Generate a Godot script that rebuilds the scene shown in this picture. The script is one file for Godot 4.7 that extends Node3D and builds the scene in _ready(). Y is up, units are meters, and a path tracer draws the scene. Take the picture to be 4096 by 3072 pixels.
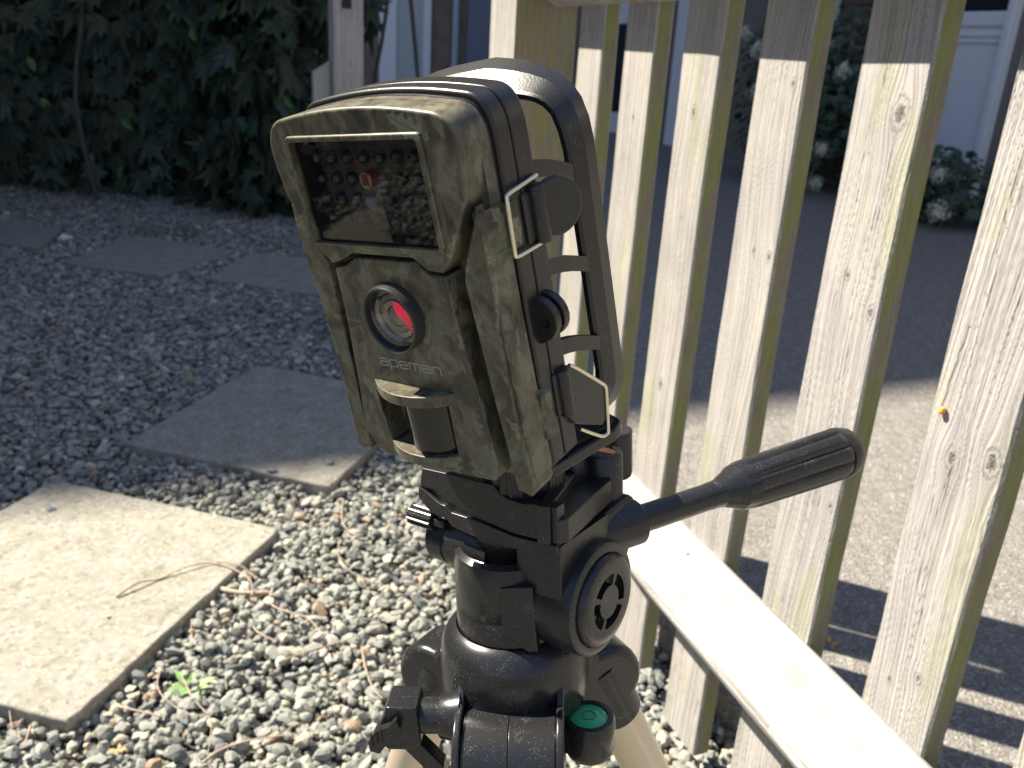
extends Node3D
# A trail camera on a photo tripod beside a picket fence. All lengths in metres; the device and the tripod head are
# modelled in millimetres in frames of their own and scaled down by their builders.

const FENCE_U := Vector3(-0.37784, 0, -0.92587)   # along the fence, away from the viewer
const FENCE_N := Vector3(0.92587, 0, -0.37784)    # across the fence, towards the driveway
const FENCE_OFF := 0.637
const MM := 0.001

var rng := RandomNumberGenerator.new()
var names := {}
var M := {}

# ------------------------------------------------------------------ mesh collector
class MB:
	var V := PackedVector3Array()
	var N := PackedVector3Array()
	var U := PackedVector2Array()
	var base := Transform3D()
	var xf := Transform3D()

	func _init(b := Transform3D()):
		base = b
		xf = b

	func at(basis: Basis, origin := Vector3.ZERO):
		xf = base * Transform3D(basis, origin)
		return self

	func home():
		xf = base
		return self

	func tri(a: Vector3, b: Vector3, c: Vector3, na: Vector3, nb: Vector3, nc: Vector3, ua := Vector2.ZERO, ub := Vector2.ZERO, uc := Vector2.ZERO):
		var g := (b - a).cross(c - a)
		if g.length_squared() < 1e-18:
			return
		var flip := g.dot(na + nb + nc) > 0.0
		V.append(xf * a)
		V.append(xf * (c if flip else b))
		V.append(xf * (b if flip else c))
		N.append((xf.basis * na).normalized())
		N.append((xf.basis * (nc if flip else nb)).normalized())
		N.append((xf.basis * (nb if flip else nc)).normalized())
		U.append(ua)
		U.append(uc if flip else ub)
		U.append(ub if flip else uc)

	func flat(a: Vector3, b: Vector3, c: Vector3, away: Vector3):
		var n := (b - a).cross(c - a).normalized()
		if n.dot(away) < 0:
			n = -n
		tri(a, b, c, n, n, n)

	func quad(a: Vector3, b: Vector3, c: Vector3, d: Vector3, n: Vector3, ua := Vector2.ZERO, ub := Vector2.ZERO, uc := Vector2.ZERO, ud := Vector2.ZERO):
		tri(a, b, c, n, n, n, ua, ub, uc)
		tri(a, c, d, n, n, n, ua, uc, ud)

	func quad4(a: Vector3, b: Vector3, c: Vector3, d: Vector3, na: Vector3, nb: Vector3, nc: Vector3, nd: Vector3):
		tri(a, b, c, na, nb, nc)
		tri(a, c, d, na, nc, nd)

	static func area(o: PackedVector2Array) -> float:
		var s := 0.0
		for i in o.size():
			s += o[i].cross(o[(i + 1) % o.size()])
		return s * 0.5

	static func ccw(o: PackedVector2Array) -> PackedVector2Array:
		var p := o.duplicate()
		if area(p) < 0:
			p.reverse()
		return p

	# corners rounded with radius r (one value for all)
	static func rounded(o: PackedVector2Array, r: float, steps := 4) -> PackedVector2Array:
		var p := PackedVector2Array()
		var n := o.size()
		for i in n:
			var a := o[(i + n - 1) % n]
			var b := o[i]
			var c := o[(i + 1) % n]
			var d1 := (a - b).normalized()
			var d2 := (c - b).normalized()
			var half := acos(clampf(d1.dot(d2), -1, 1)) / 2.0
			var t := minf(r / maxf(tan(half), 0.01), minf(a.distance_to(b), c.distance_to(b)) * 0.48)
			for k in steps + 1:
				var f := float(k) / steps
				var q1 := b + d1 * t * (1.0 - f)
				var q2 := b + d2 * t * f
				p.append(q1.lerp(q2, f))
		return p

	# outline in XY pushed along Z from z0 to z1; rounded edge of radius bev at z1 and bb at z0
	func prism(outline: PackedVector2Array, z0: float, z1: float, bev := 0.0, hole := PackedVector2Array(), bb := 0.0, sharp := 40.0):
		var o := ccw(outline)
		var n := o.size()
		var en := []
		for i in n:
			var e := (o[(i + 1) % n] - o[i]).normalized()
			en.append(Vector2(e.y, -e.x))
		var mit := []
		var nl := []
		var nr := []
		var lim := cos(deg_to_rad(sharp))
		for i in n:
			var a: Vector2 = en[(i + n - 1) % n]
			var b: Vector2 = en[i]
			mit.append((a + b) / maxf(1.0 + a.dot(b), 0.25))
			var av := (a + b).normalized()
			var smooth := a.dot(b) > lim
			nl.append(av if smooth else a)
			nr.append(av if smooth else b)
		# a rounding too wide for the outline is made narrower
		for side in 2:
			for attempt in 4:
				var d: float = bev if side == 1 else bb
				if d <= 0.0:
					break
				var inner := PackedVector2Array()
				for i in n:
					inner.append(o[i] - mit[i] * d)
				if not Geometry2D.triangulate_polygon(inner).is_empty() and area(inner) > 0.0:
					break
				if side == 1:
					bev = 0.0 if attempt == 3 else bev * 0.5
				else:
					bb = 0.0 if attempt == 3 else bb * 0.5
		var rings := []
		if bb > 0:
			for k in 4:
				var t := PI / 2 * (1.0 - k / 3.0)
				rings.append([bb * (1 - cos(t)), z0 + bb - bb * sin(t), cos(t), -sin(t)])
		else:
			rings.append([0.0, z0, 1.0, 0.0])
		if bev > 0:
			for k in 4:
				var t := PI / 2 * k / 3.0
				rings.append([bev * (1 - cos(t)), z1 - bev + bev * sin(t), cos(t), sin(t)])
		else:
			rings.append([0.0, z1, 1.0, 0.0])
		for k in rings.size() - 1:
			var A: Array = rings[k]
			var B: Array = rings[k + 1]
			for i in n:
				var j := (i + 1) % n
				var n1: Vector2 = nr[i]
				var n2: Vector2 = nl[j]
				var pa: Vector2 = o[i] - mit[i] * A[0]
				var pb: Vector2 = o[j] - mit[j] * A[0]
				var pc: Vector2 = o[j] - mit[j] * B[0]
				var pd: Vector2 = o[i] - mit[i] * B[0]
				quad4(Vector3(pa.x, pa.y, A[1]), Vector3(pb.x, pb.y, A[1]), Vector3(pc.x, pc.y, B[1]), Vector3(pd.x, pd.y, B[1]),
					Vector3(n1.x * A[2], n1.y * A[2], A[3]), Vector3(n2.x * A[2], n2.y * A[2], A[3]), Vector3(n2.x * B[2], n2.y * B[2], B[3]), Vector3(n1.x * B[2], n1.y * B[2], B[3]))
		for side in 2:
			var R: Array = rings[rings.size() - 1] if side == 1 else rings[0]
			var cap := PackedVector2Array()
			for i in n:
				cap.append(o[i] - mit[i] * R[0])
			if hole.size():
				var h := ccw(hole)
				h.reverse()
				var best := 1e9
				var bi := 0
				var bj := 0
				for i in n:
					for j in h.size():
						var d := cap[i].distance_to(h[j])
						if d < best:
							best = d
							bi = i
							bj = j
				var key := PackedVector2Array()
				for i in n:
					key.append(cap[(bi + 1 + i) % n])
				var side_dir := (h[bj] - cap[bi]).orthogonal().normalized() * 0.004
				for j in h.size():
					key.append(h[(bj + j) % h.size()])
				key.append(h[bj] + side_dir)
				key.append(cap[bi] + side_dir)
				if area(key) < 0:
					key.reverse()
				cap = key
			var idx := Geometry2D.triangulate_polygon(cap)
			if idx.is_empty():
				push_warning("cap not filled: %s" % [cap])
			var zn := Vector3(0, 0, 1 if side == 1 else -1)
			for t in range(0, idx.size(), 3):
				tri(Vector3(cap[idx[t]].x, cap[idx[t]].y, R[1]), Vector3(cap[idx[t + 1]].x, cap[idx[t + 1]].y, R[1]), Vector3(cap[idx[t + 2]].x, cap[idx[t + 2]].y, R[1]), zn, zn, zn)
		if hole.size():
			var h := ccw(hole)
			for i in h.size():
				var a := h[i]
				var b := h[(i + 1) % h.size()]
				var e := (b - a).normalized()
				quad(Vector3(a.x, a.y, z0), Vector3(b.x, b.y, z0), Vector3(b.x, b.y, z1), Vector3(a.x, a.y, z1), Vector3(-e.y, e.x, 0))

	# profile of (radius, height) turned about Y
	func lathe(p: PackedVector2Array, segs := 32, from := 0.0, to := TAU, sharp := 38.0):
		var dirs := []
		for i in p.size() - 1:
			var e := (p[i + 1] - p[i])
			dirs.append(Vector2(e.y, -e.x).normalized() if e.length() > 1e-9 else Vector2.ZERO)
		var lim := cos(deg_to_rad(sharp))
		for i in p.size() - 1:
			var d: Vector2 = dirs[i]
			var n0 := d
			var n1 := d
			if i > 0 and d.dot(dirs[i - 1]) > lim:
				n0 = (d + dirs[i - 1]).normalized()
			if i < dirs.size() - 1 and d.dot(dirs[i + 1]) > lim:
				n1 = (d + dirs[i + 1]).normalized()
			for k in segs:
				var a := lerpf(from, to, float(k) / segs)
				var b := lerpf(from, to, float(k + 1) / segs)
				var ca := Vector3(cos(a), 0, sin(a))
				var cb := Vector3(cos(b), 0, sin(b))
				quad4(ca * p[i].x + Vector3(0, p[i].y, 0), cb * p[i].x + Vector3(0, p[i].y, 0), cb * p[i + 1].x + Vector3(0, p[i + 1].y, 0), ca * p[i + 1].x + Vector3(0, p[i + 1].y, 0),
					ca * n0.x + Vector3(0, n0.y, 0), cb * n0.x + Vector3(0, n0.y, 0), cb * n1.x + Vector3(0, n1.y, 0), ca * n1.x + Vector3(0, n1.y, 0))

	# profile with its outside to the right when read from bottom to top: closed cylinder with rounded rims
	func drum(r: float, y0: float, y1: float, rim := 0.0, segs := 32):
		var p := PackedVector2Array([Vector2(0, y0)])
		if rim > 0:
			for k in 4:
				var t := PI / 2 * k / 3.0
				p.append(Vector2(r - rim + rim * sin(t), y0 + rim - rim * cos(t)))
			for k in 4:
				var t := PI / 2 * k / 3.0
				p.append(Vector2(r - rim + rim * cos(t), y1 - rim + rim * sin(t)))
		else:
			p.append(Vector2(r, y0))
			p.append(Vector2(r, y1))
		p.append(Vector2(0, y1))
		lathe(p, segs)

	func tube(pts: PackedVector3Array, rad: PackedFloat32Array, segs := 8, caps := true):
		var n := pts.size()
		var T := []
		for i in n:
			T.append((pts[mini(i + 1, n - 1)] - pts[maxi(i - 1, 0)]).normalized())
		var u: Vector3 = T[0].cross(Vector3.UP if absf(T[0].y) < 0.9 else Vector3.RIGHT).normalized()
		var rings := []
		for i in n:
			u = (u - T[i] * u.dot(T[i])).normalized()
			var w: Vector3 = T[i].cross(u)
			var ring := []
			for k in segs:
				var a := TAU * k / segs
				ring.append(u * cos(a) + w * sin(a))
			rings.append(ring)
		for i in n - 1:
			for k in segs:
				var j := (k + 1) % segs
				var r0 := rad[mini(i, rad.size() - 1)]
				var r1 := rad[mini(i + 1, rad.size() - 1)]
				quad4(pts[i] + rings[i][k] * r0, pts[i] + rings[i][j] * r0, pts[i + 1] + rings[i + 1][j] * r1, pts[i + 1] + rings[i + 1][k] * r1, rings[i][k], rings[i][j], rings[i + 1][j], rings[i + 1][k])
		if caps:
			for e in [0, n - 1]:
				var r := rad[mini(e, rad.size() - 1)]
				var nn: Vector3 = -T[0] if e == 0 else T[n - 1]
				for k in range(1, segs - 1):
					tri(pts[e] + rings[e][0] * r, pts[e] + rings[e][k] * r, pts[e] + rings[e][k + 1] * r, nn, nn, nn)

	# box with chamfered edges
	func block(c: Vector3, s: Vector3, ch := 0.0):
		ch = minf(ch, minf(s.x, minf(s.y, s.z)) * 0.45)
		var o := PackedVector2Array([Vector2(-s.x, -s.y) / 2, Vector2(s.x, -s.y) / 2, Vector2(s.x, s.y) / 2, Vector2(-s.x, s.y) / 2])
		var keep := xf
		xf = xf * Transform3D(Basis(), c)
		if ch > 0:
			var q := PackedVector2Array()
			var m := Vector2(ch, ch)
			for i in 4:
				var a := o[i]
				var p := o[(i + 3) % 4]
				var n := o[(i + 1) % 4]
				q.append(a + (p - a).normalized() * ch)
				q.append(a + (n - a).normalized() * ch)
			o = q
		prism(o, -s.z / 2, s.z / 2, ch, PackedVector2Array(), ch, 30.0)
		xf = keep

	# skin between two outlines of the same number of points
	func skin(a: PackedVector3Array, b: PackedVector3Array, closed := true, inward := false):
		var n := a.size()
		var cen := Vector3.ZERO
		for p in a:
			cen += p / n
		var fn := []
		var last := n if closed else n - 1
		for i in last:
			var j := (i + 1) % n
			var g := (a[j] - a[i]).cross(b[i] - a[i])
			if g.length() < 1e-9:
				g = (a[j] - a[i]).cross(b[j] - a[i])
			g = g.normalized()
			if (g.dot((a[i] + a[j]) / 2 - cen) < 0) != inward:
				g = -g
			fn.append(g)
		for i in last:
			var j := (i + 1) % n
			var p: Vector3 = fn[(i + last - 1) % last] if closed or i > 0 else fn[i]
			var q: Vector3 = fn[(i + 1) % last] if closed or i < last - 1 else fn[i]
			var n0: Vector3 = (fn[i] + p).normalized() if p.dot(fn[i]) > 0.75 else fn[i]
			var n1: Vector3 = (fn[i] + q).normalized() if q.dot(fn[i]) > 0.75 else fn[i]
			quad4(a[i], a[j], b[j], b[i], n0, n1, n1, n0)

	func mesh(m: Material = null, into: ArrayMesh = null) -> ArrayMesh:
		var am := into if into else ArrayMesh.new()
		var arr := []
		arr.resize(Mesh.ARRAY_MAX)
		arr[Mesh.ARRAY_VERTEX] = V
		arr[Mesh.ARRAY_NORMAL] = N
		arr[Mesh.ARRAY_TEX_UV] = U
		am.add_surface_from_arrays(Mesh.PRIMITIVE_TRIANGLES, arr)
		if m:
			am.surface_set_material(am.get_surface_count() - 1, m)
		return am


# ------------------------------------------------------------------ naming and placing
func numbered(called: String, parent: Node) -> String:
	var key := "%d/%s" % [parent.get_instance_id(), called]
	var k: int = names.get(key, 0)
	names[key] = k + 1
	return called if k == 0 else "%s_%03d" % [called, k]

func put(called: String, what: Mesh, m: Material = null, parent: Node = self) -> MeshInstance3D:
	var o := MeshInstance3D.new()
	o.name = numbered(called, parent)
	o.mesh = what
	if m:
		o.material_override = m
		if what.get_surface_count() == 1:
			o.material_override = null
			o.set_surface_override_material(0, m)
	parent.add_child(o, true)
	return o

func part(called: String, mb: MB, m: Material, parent: Node) -> MeshInstance3D:
	return put(called, mb.mesh(), m, parent)

func tag(o: Node, label: String, category: String, group := "", kind := ""):
	o.set_meta("label", label)
	if category:
		o.set_meta("category", category)
	if group:
		o.set_meta("group", group)
	if kind:
		o.set_meta("kind", kind)
	return o

func thing(called: String, label: String, category: String, where := Transform3D(), group := "") -> Node3D:
	var o := Node3D.new()
	o.name = numbered(called, self)
	o.transform = where
	add_child(o, true)
	tag(o, label, category, group)
	return o

func fence_xf() -> Transform3D:
	return Transform3D(Basis(FENCE_U, Vector3.UP, FENCE_N), FENCE_N * FENCE_OFF)

func F(s: float, y: float, w: float) -> Vector3:
	return fence_xf() * Vector3(s, y, w)

func P2(a: Array) -> PackedVector2Array:
	var p := PackedVector2Array()
	for i in range(0, a.size(), 2):
		p.append(Vector2(a[i], a[i + 1]))
	return p

func P3(a: Array) -> PackedVector3Array:
	var p := PackedVector3Array()
	for i in range(0, a.size(), 3):
		p.append(Vector3(a[i], a[i + 1], a[i + 2]))
	return p

func curve(pts: PackedVector3Array, per := 4) -> PackedVector3Array:
	var p := PackedVector3Array()
	var n := pts.size()
	for i in n - 1:
		for k in per:
			p.append(pts[i].cubic_interpolate(pts[i + 1], pts[maxi(i - 1, 0)], pts[mini(i + 2, n - 1)], float(k) / per))
	p.append(pts[n - 1])
	return p

func lin(r: float, g: float, b: float) -> Color:
	return Color(r, g, b).linear_to_srgb()

# ------------------------------------------------------------------ textures
func noise(seed_: int, freq: float, oct := 1, kind := FastNoiseLite.TYPE_SIMPLEX_SMOOTH) -> FastNoiseLite:
	var f := FastNoiseLite.new()
	f.seed = seed_
	f.frequency = freq
	f.noise_type = kind
	f.fractal_type = FastNoiseLite.FRACTAL_FBM if oct > 1 else FastNoiseLite.FRACTAL_NONE
	f.fractal_octaves = oct
	return f

func tex(w: int, h: int, rgb_: PackedByteArray) -> ImageTexture:
	return ImageTexture.create_from_image(Image.create_from_data(w, h, false, Image.FORMAT_RGB8, rgb_))

func gray(w: int, h: int, l: PackedByteArray) -> ImageTexture:
	return ImageTexture.create_from_image(Image.create_from_data(w, h, false, Image.FORMAT_L8, l))

# noise that repeats at the edges of an n x n square: blend of two shifted samples
func wrap2(f: FastNoiseLite, x: float, y: float, n: float) -> float:
	var u := x / n
	var v := y / n
	var a := lerpf(f.get_noise_2d(x, y), f.get_noise_2d(x - n, y), u)
	var b := lerpf(f.get_noise_2d(x, y - n), f.get_noise_2d(x - n, y - n), u)
	return lerpf(a, b, v)

func byte(v: float) -> int:
	return clampi(int(v * 255.0), 0, 255)

func std(albedo: Color, rough: float, opts := {}) -> StandardMaterial3D:
	var m := StandardMaterial3D.new()
	m.albedo_color = albedo
	m.roughness = rough
	m.metallic_specular = opts.get("spec", 0.5)
	m.metallic = opts.get("metal", 0.0)
	if opts.has("tex"):
		m.albedo_texture = opts.tex
	if opts.has("bump"):
		m.heightmap_enabled = true
		m.heightmap_texture = opts.bump
		m.heightmap_scale = opts.get("height", 0.05)
	if opts.has("rough_tex"):
		m.roughness_texture = opts.rough_tex
	if opts.has("tri"):
		m.uv1_triplanar = true
		m.uv1_scale = Vector3.ONE * opts.tri
		m.uv1_world_triplanar = opts.get("world", false)
		m.uv1_triplanar_sharpness = 4.0
	if opts.has("scale"):
		m.uv1_scale = opts.scale
	if opts.get("vertex", false):
		m.vertex_color_use_as_albedo = true
	return m

# weathered softwood: grain that runs along v, parted by the knots; 1.2 m tall, 0.09 m wide
func wood_textures(seed_: int, knots: Array, cracks: float, warm: float) -> Array:
	var w := 144
	var h := 1400
	var rgb_ := PackedByteArray()
	var hb := PackedByteArray()
	rgb_.resize(w * h * 3)
	hb.resize(w * h)
	var nw := noise(seed_, 1.0)
	var nf := noise(seed_ + 1, 1.0)
	var nc := noise(seed_ + 2, 1.0)
	var nm := noise(seed_ + 3, 1.0, 3)
	for y in h:
		var py := 1.2 * (1.0 - float(y) / h)
		var drift := nw.get_noise_1d(py * 2.2) * 0.012
		for x in w:
			var px := 0.09 * x / w
			var f := px + drift + nw.get_noise_2d(px * 12.0, py * 3.0) * 0.004
			var knot := 0.0
			var ring := 0.0
			var core := 0.0
			for k in knots:
				var dx: float = px - k[0]
				var dy: float = (py - k[1]) * 0.62
				var d2: float = (dx * dx + dy * dy) / (k[2] * k[2])
				if d2 < 12.0:
					f -= dx * 0.8 * exp(-d2 * 0.45)
					var d := sqrt(d2) + nf.get_noise_2d(px * 200, py * 120) * 0.12
					knot = maxf(knot, smoothstep(1.15, 0.75, d))
					ring = sin(d * 15.0)
					core = maxf(core, smoothstep(0.45, 0.1, d + nc.get_noise_2d(px * 900, py * 300) * 0.25))
			var late := nw.get_noise_2d(f * 330.0, py * 1.6)
			var fine := nf.get_noise_2d(f * 1500.0, py * 16.0)
			var fibre := nf.get_noise_2d(f * 3800.0, py * 45.0 + 9.0)
			var cr := nc.get_noise_2d(f * 210.0, py * 2.0)
			var gap := smoothstep(0.05, 0.0, absf(cr)) * smoothstep(-0.1, 0.45, nc.get_noise_2d(px * 30.0 + 77.0, py * 4.0)) * cracks
			var patch := nm.get_noise_2d(px * 14.0, py * 6.0)
			var l := 0.335 + 0.10 * late + 0.065 * fine + 0.04 * fibre + 0.05 * patch
			l = lerpf(l, 0.28 + 0.07 * ring + 0.05 * fine, knot * 0.85)
			l *= 1.0 - 0.75 * core
			l *= 1.0 - 0.8 * gap
			if seed_ == 117 and py > 0.655 and py < 0.735:   # an open split above the husk
				gap = maxf(gap, smoothstep(0.0022, 0.0008, absf(px - 0.0735 + (py - 0.69) * 0.09 - 0.002 * nf.get_noise_1d(py * 45.0))))
			var green := smoothstep(0.15, 0.55, nm.get_noise_2d(px * 9.0 + 50.0, py * 3.0 - 20.0)) * 0.5
			var c := Color(l * (1.02 + 0.03 * warm), l * 0.985, l * (0.97 - 0.07 * warm - 0.04 * patch))
			c = c.lerp(Color(l * 0.88, l * 0.9, l * 0.55), green)
			c = c.linear_to_srgb()
			var i := y * w + x
			rgb_[i * 3] = byte(c.r)
			rgb_[i * 3 + 1] = byte(c.g)
			rgb_[i * 3 + 2] = byte(c.b)
			hb[i] = byte(0.62 + 0.22 * late + 0.14 * fine - 0.5 * gap - 0.35 * core + 0.1 * knot * ring + 0.08 * knot)
	return [tex(w, h, rgb_), gray(w, h, hb)]

func algae_texture(green: float, seed_: int) -> ImageTexture:
	var n := 256
	var rgb_ := PackedByteArray()
	rgb_.resize(n * n * 3)
	var a := noise(seed_, 1.0, 3)
	var b := noise(seed_ + 1, 1.0)
	for y in n:
		for x in n:
			var s := b.get_noise_2d(x * 0.5, y * 0.03)
			var p := a.get_noise_2d(x * 0.03, y * 0.015)
			var q := a.get_noise_2d(x * 0.3, y * 0.2)
			var l := 0.23 + 0.07 * s + 0.04 * q
			var g := clampf(green + 1.5 * p, 0.0, 1.0)
			var c := Color(l * 1.04, l * 0.88, l * 0.64).lerp(Color(l * 0.98, l * 1.0, l * 0.36), g).linear_to_srgb()
			var i := (y * n + x) * 3
			rgb_[i] = byte(c.r)
			rgb_[i + 1] = byte(c.g)
			rgb_[i + 2] = byte(c.b)
	return tex(n, n, rgb_)

func slab_textures() -> Array:
	var n := 640
	var rgb_ := PackedByteArray()
	var hb := PackedByteArray()
	rgb_.resize(n * n * 3)
	hb.resize(n * n)
	var cell := noise(31, 0.09, 1, FastNoiseLite.TYPE_CELLULAR)
	cell.cellular_return_type = FastNoiseLite.RETURN_CELL_VALUE
	var cell2 := noise(37, 0.2, 1, FastNoiseLite.TYPE_CELLULAR)
	cell2.cellular_return_type = FastNoiseLite.RETURN_CELL_VALUE
	var big := noise(32, 0.008, 4)
	var fine := noise(33, 0.25, 2)
	for y in n:
		for x in n:
			var wx := x + 5.0 * wrap2(fine, x * 0.4, y * 0.4, n * 0.4)
			var c1 := wrap2(cell, wx, y, n) if (x < 24 or y < 24) else cell.get_noise_2d(wx, y)
			var c2 := cell2.get_noise_2d(wx, y)
			var b := wrap2(big, x, y, n)
			var f := fine.get_noise_2d(x, y)
			var l := 0.25 + 0.075 * b + 0.045 * f + 0.025 * c2
			if c1 > 0.62:
				l += 0.05
			elif c1 < -0.72:
				l -= 0.05
			if c2 > 0.94:
				l += 0.13
			var c := Color(l * 1.04, l * 0.98, l * (0.80 + 0.1 * b)).linear_to_srgb()
			var i := y * n + x
			rgb_[i * 3] = byte(c.r)
			rgb_[i * 3 + 1] = byte(c.g)
			rgb_[i * 3 + 2] = byte(c.b)
			hb[i] = byte(0.5 + 0.3 * f + 0.16 * c2 + 0.2 * b)
	return [tex(n, n, rgb_), gray(n, n, hb)]

func tarmac_textures() -> Array:
	var n := 512
	var rgb_ := PackedByteArray()
	var hb := PackedByteArray()
	rgb_.resize(n * n * 3)
	hb.resize(n * n)
	var cell := noise(41, 0.16, 1, FastNoiseLite.TYPE_CELLULAR)
	cell.cellular_return_type = FastNoiseLite.RETURN_CELL_VALUE
	var dist := noise(41, 0.16, 1, FastNoiseLite.TYPE_CELLULAR)
	dist.cellular_return_type = FastNoiseLite.RETURN_DISTANCE
	var big := noise(43, 0.01, 3)
	for y in n:
		for x in n:
			var v := wrap2(cell, x, y, n) if (x < 16 or y < 16) else cell.get_noise_2d(x, y)
			var d := dist.get_noise_2d(x, y)
			var b := wrap2(big, x, y, n)
			var l := 0.195 + 0.065 * v + 0.06 * b
			if v > 0.75:
				l += 0.08
			if d > -0.2:
				l *= 0.6
			var c := Color(l * 1.05, l * 0.98, l * 0.88).linear_to_srgb()
			var i := y * n + x
			rgb_[i * 3] = byte(c.r)
			rgb_[i * 3 + 1] = byte(c.g)
			rgb_[i * 3 + 2] = byte(c.b)
			hb[i] = byte(0.75 - 0.5 * (d + 1.0) + 0.2 * v)
	return [tex(n, n, rgb_), gray(n, n, hb)]

# printed bark-and-leaf camouflage
func camo_texture() -> ImageTexture:
	var n := 640
	var im := Image.create(n, n, false, Image.FORMAT_RGB8)
	var big := noise(51, 0.009, 3)
	var mid := noise(52, 0.022, 2)
	var streak := noise(53, 1.0, 2)
	var fine := noise(54, 1.0)
	var spot := noise(56, 0.045, 3)
	var rgb_ := PackedByteArray()
	rgb_.resize(n * n * 3)
	var leaves := []
	var r := RandomNumberGenerator.new()
	r.seed = 5
	for k in 64:
		leaves.append([r.randf() * n, r.randf() * n, r.randf_range(18, 52), r.randf_range(6, 16), r.randf() * TAU, r.randi() % 5])
	var hit := PackedByteArray()
	hit.resize(n * n)
	for k in leaves.size():
		var L: Array = leaves[k]
		var ca := cos(L[4])
		var sa := sin(L[4])
		var R := int(L[2])
		for dy in range(-R, R + 1):
			for dx in range(-R, R + 1):
				var a: float = dx * ca + dy * sa
				var b: float = -dx * sa + dy * ca
				var t: float = absf(a) / L[2]
				if t < 1.0 and absf(b) < L[3] * (1.0 - t * t) * (0.75 + 0.25 * sin(a * 0.5)):
					hit[posmod(int(L[1]) + dy, n) * n + posmod(int(L[0]) + dx, n)] = 1 + L[5] + (10 if absf(b) < 0.8 else 0)
	var pal := [Color(0.19, 0.21, 0.13), Color(0.14, 0.10, 0.06), Color(0.035, 0.034, 0.028), Color(0.12, 0.14, 0.075), Color(0.21, 0.19, 0.12)]
	for y in n:
		for x in n:
			var b := wrap2(big, x, y, n)
			var m := wrap2(mid, x, y, n)
			var s := streak.get_noise_2d(x * 0.035 + b * 1.2, y * 0.012)
			var f := fine.get_noise_2d(x * 0.28, y * 0.1)
			var c := Color(0.135, 0.118, 0.072)
			c = c.lerp(Color(0.150, 0.165, 0.108), smoothstep(0.0, 0.25, b))
			c = c.lerp(Color(0.105, 0.074, 0.044), smoothstep(0.05, 0.3, m) * 0.8)
			c = c.lerp(Color(0.050, 0.048, 0.033), smoothstep(0.12, 0.34, -b + 0.35 * s) * 0.85)
			c = c.lerp(Color(0.23, 0.215, 0.15), smoothstep(0.22, 0.5, -s - 0.3 * m) * 0.6)
			c = c.lerp(Color(0.036, 0.036, 0.028), smoothstep(0.36, 0.5, s) * 0.7)
			c = c.lerp(Color(0.05, 0.047, 0.03), smoothstep(0.22, 0.36, spot.get_noise_2d(x, y * 0.6)) * 0.45)
			c = c.lerp(Color(0.2, 0.195, 0.14), smoothstep(0.28, 0.4, spot.get_noise_2d(x + 300.0, y * 0.6)) * 0.3)
			var h := hit[y * n + x]
			if h > 0:
				var pc: Color = pal[(h - 1) % 10 % 5]
				c = c.lerp(pc * (0.65 if h > 10 else 1.25), 0.86)
			c = c * (0.72 + 0.15 * f)
			c = c.linear_to_srgb()
			var i := (y * n + x) * 3
			rgb_[i] = byte(c.r)
			rgb_[i + 1] = byte(c.g)
			rgb_[i + 2] = byte(c.b)
	return tex(n, n, rgb_)

# moulded plastic with grit and dust specks stuck to it
func dusty_texture(base: Color, seed_: int, specks: int, scratches: int) -> ImageTexture:
	var n := 512
	var im := Image.create(n, n, false, Image.FORMAT_RGB8)
	var f := noise(seed_, 0.012, 3)
	var r := RandomNumberGenerator.new()
	r.seed = seed_
	for y in n:
		for x in n:
			var v := 1.0 + 0.16 * wrap2(f, x, y, n)
			im.set_pixel(x, y, (base * v).linear_to_srgb())
	var heaps := []
	for k in 16:
		heaps.append([Vector2(r.randf(), r.randf()) * n, r.randf_range(7, 26)])
	for k in specks:
		var l := r.randf_range(0.08, 0.5)
		var x := r.randi() % n
		var y := r.randi() % n
		if r.randf() < 0.45:   # grit gathers in patches
			var hp: Array = heaps[r.randi() % heaps.size()]
			x = posmod(int(hp[0].x + r.randfn() * hp[1]), n)
			y = posmod(int(hp[0].y + r.randfn() * hp[1]), n)
		var c := Color(l, l * 0.97, l * 0.9).linear_to_srgb()
		im.set_pixel(x, y, c)
		if r.randf() < 0.35:
			im.set_pixel((x + 1) % n, y, c)
		if r.randf() < 0.15:
			im.set_pixel(x, (y + 1) % n, c)
	for k in scratches:
		var p := Vector2(r.randf() * n, r.randf() * n)
		var d := Vector2.from_angle(r.randf() * TAU)
		for i in r.randi_range(6, 40):
			p += d
			d = d.rotated(r.randf_range(-0.05, 0.05))
			im.set_pixel(posmod(int(p.x), n), posmod(int(p.y), n), (base + Color(0.06, 0.06, 0.055)).linear_to_srgb())
	return ImageTexture.create_from_image(im)

func grit_texture(seed_: int, freq: float) -> ImageTexture:
	var n := 256
	var b := PackedByteArray()
	b.resize(n * n)
	var f := noise(seed_, freq, 2)
	for y in n:
		for x in n:
			b[y * n + x] = byte(0.5 + 0.5 * wrap2(f, x, y, n))
	return gray(n, n, b)

func mottled_texture(seed_: int, a: Color, b: Color, freq: float) -> ImageTexture:
	var n := 256
	var rgb_ := PackedByteArray()
	rgb_.resize(n * n * 3)
	var f := noise(seed_, freq, 4)
	for y in n:
		for x in n:
			var c := a.lerp(b, clampf(0.5 + 0.9 * wrap2(f, x, y, n), 0, 1)).linear_to_srgb()
			var i := (y * n + x) * 3
			rgb_[i] = byte(c.r)
			rgb_[i + 1] = byte(c.g)
			rgb_[i + 2] = byte(c.b)
	return tex(n, n, rgb_)

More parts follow.
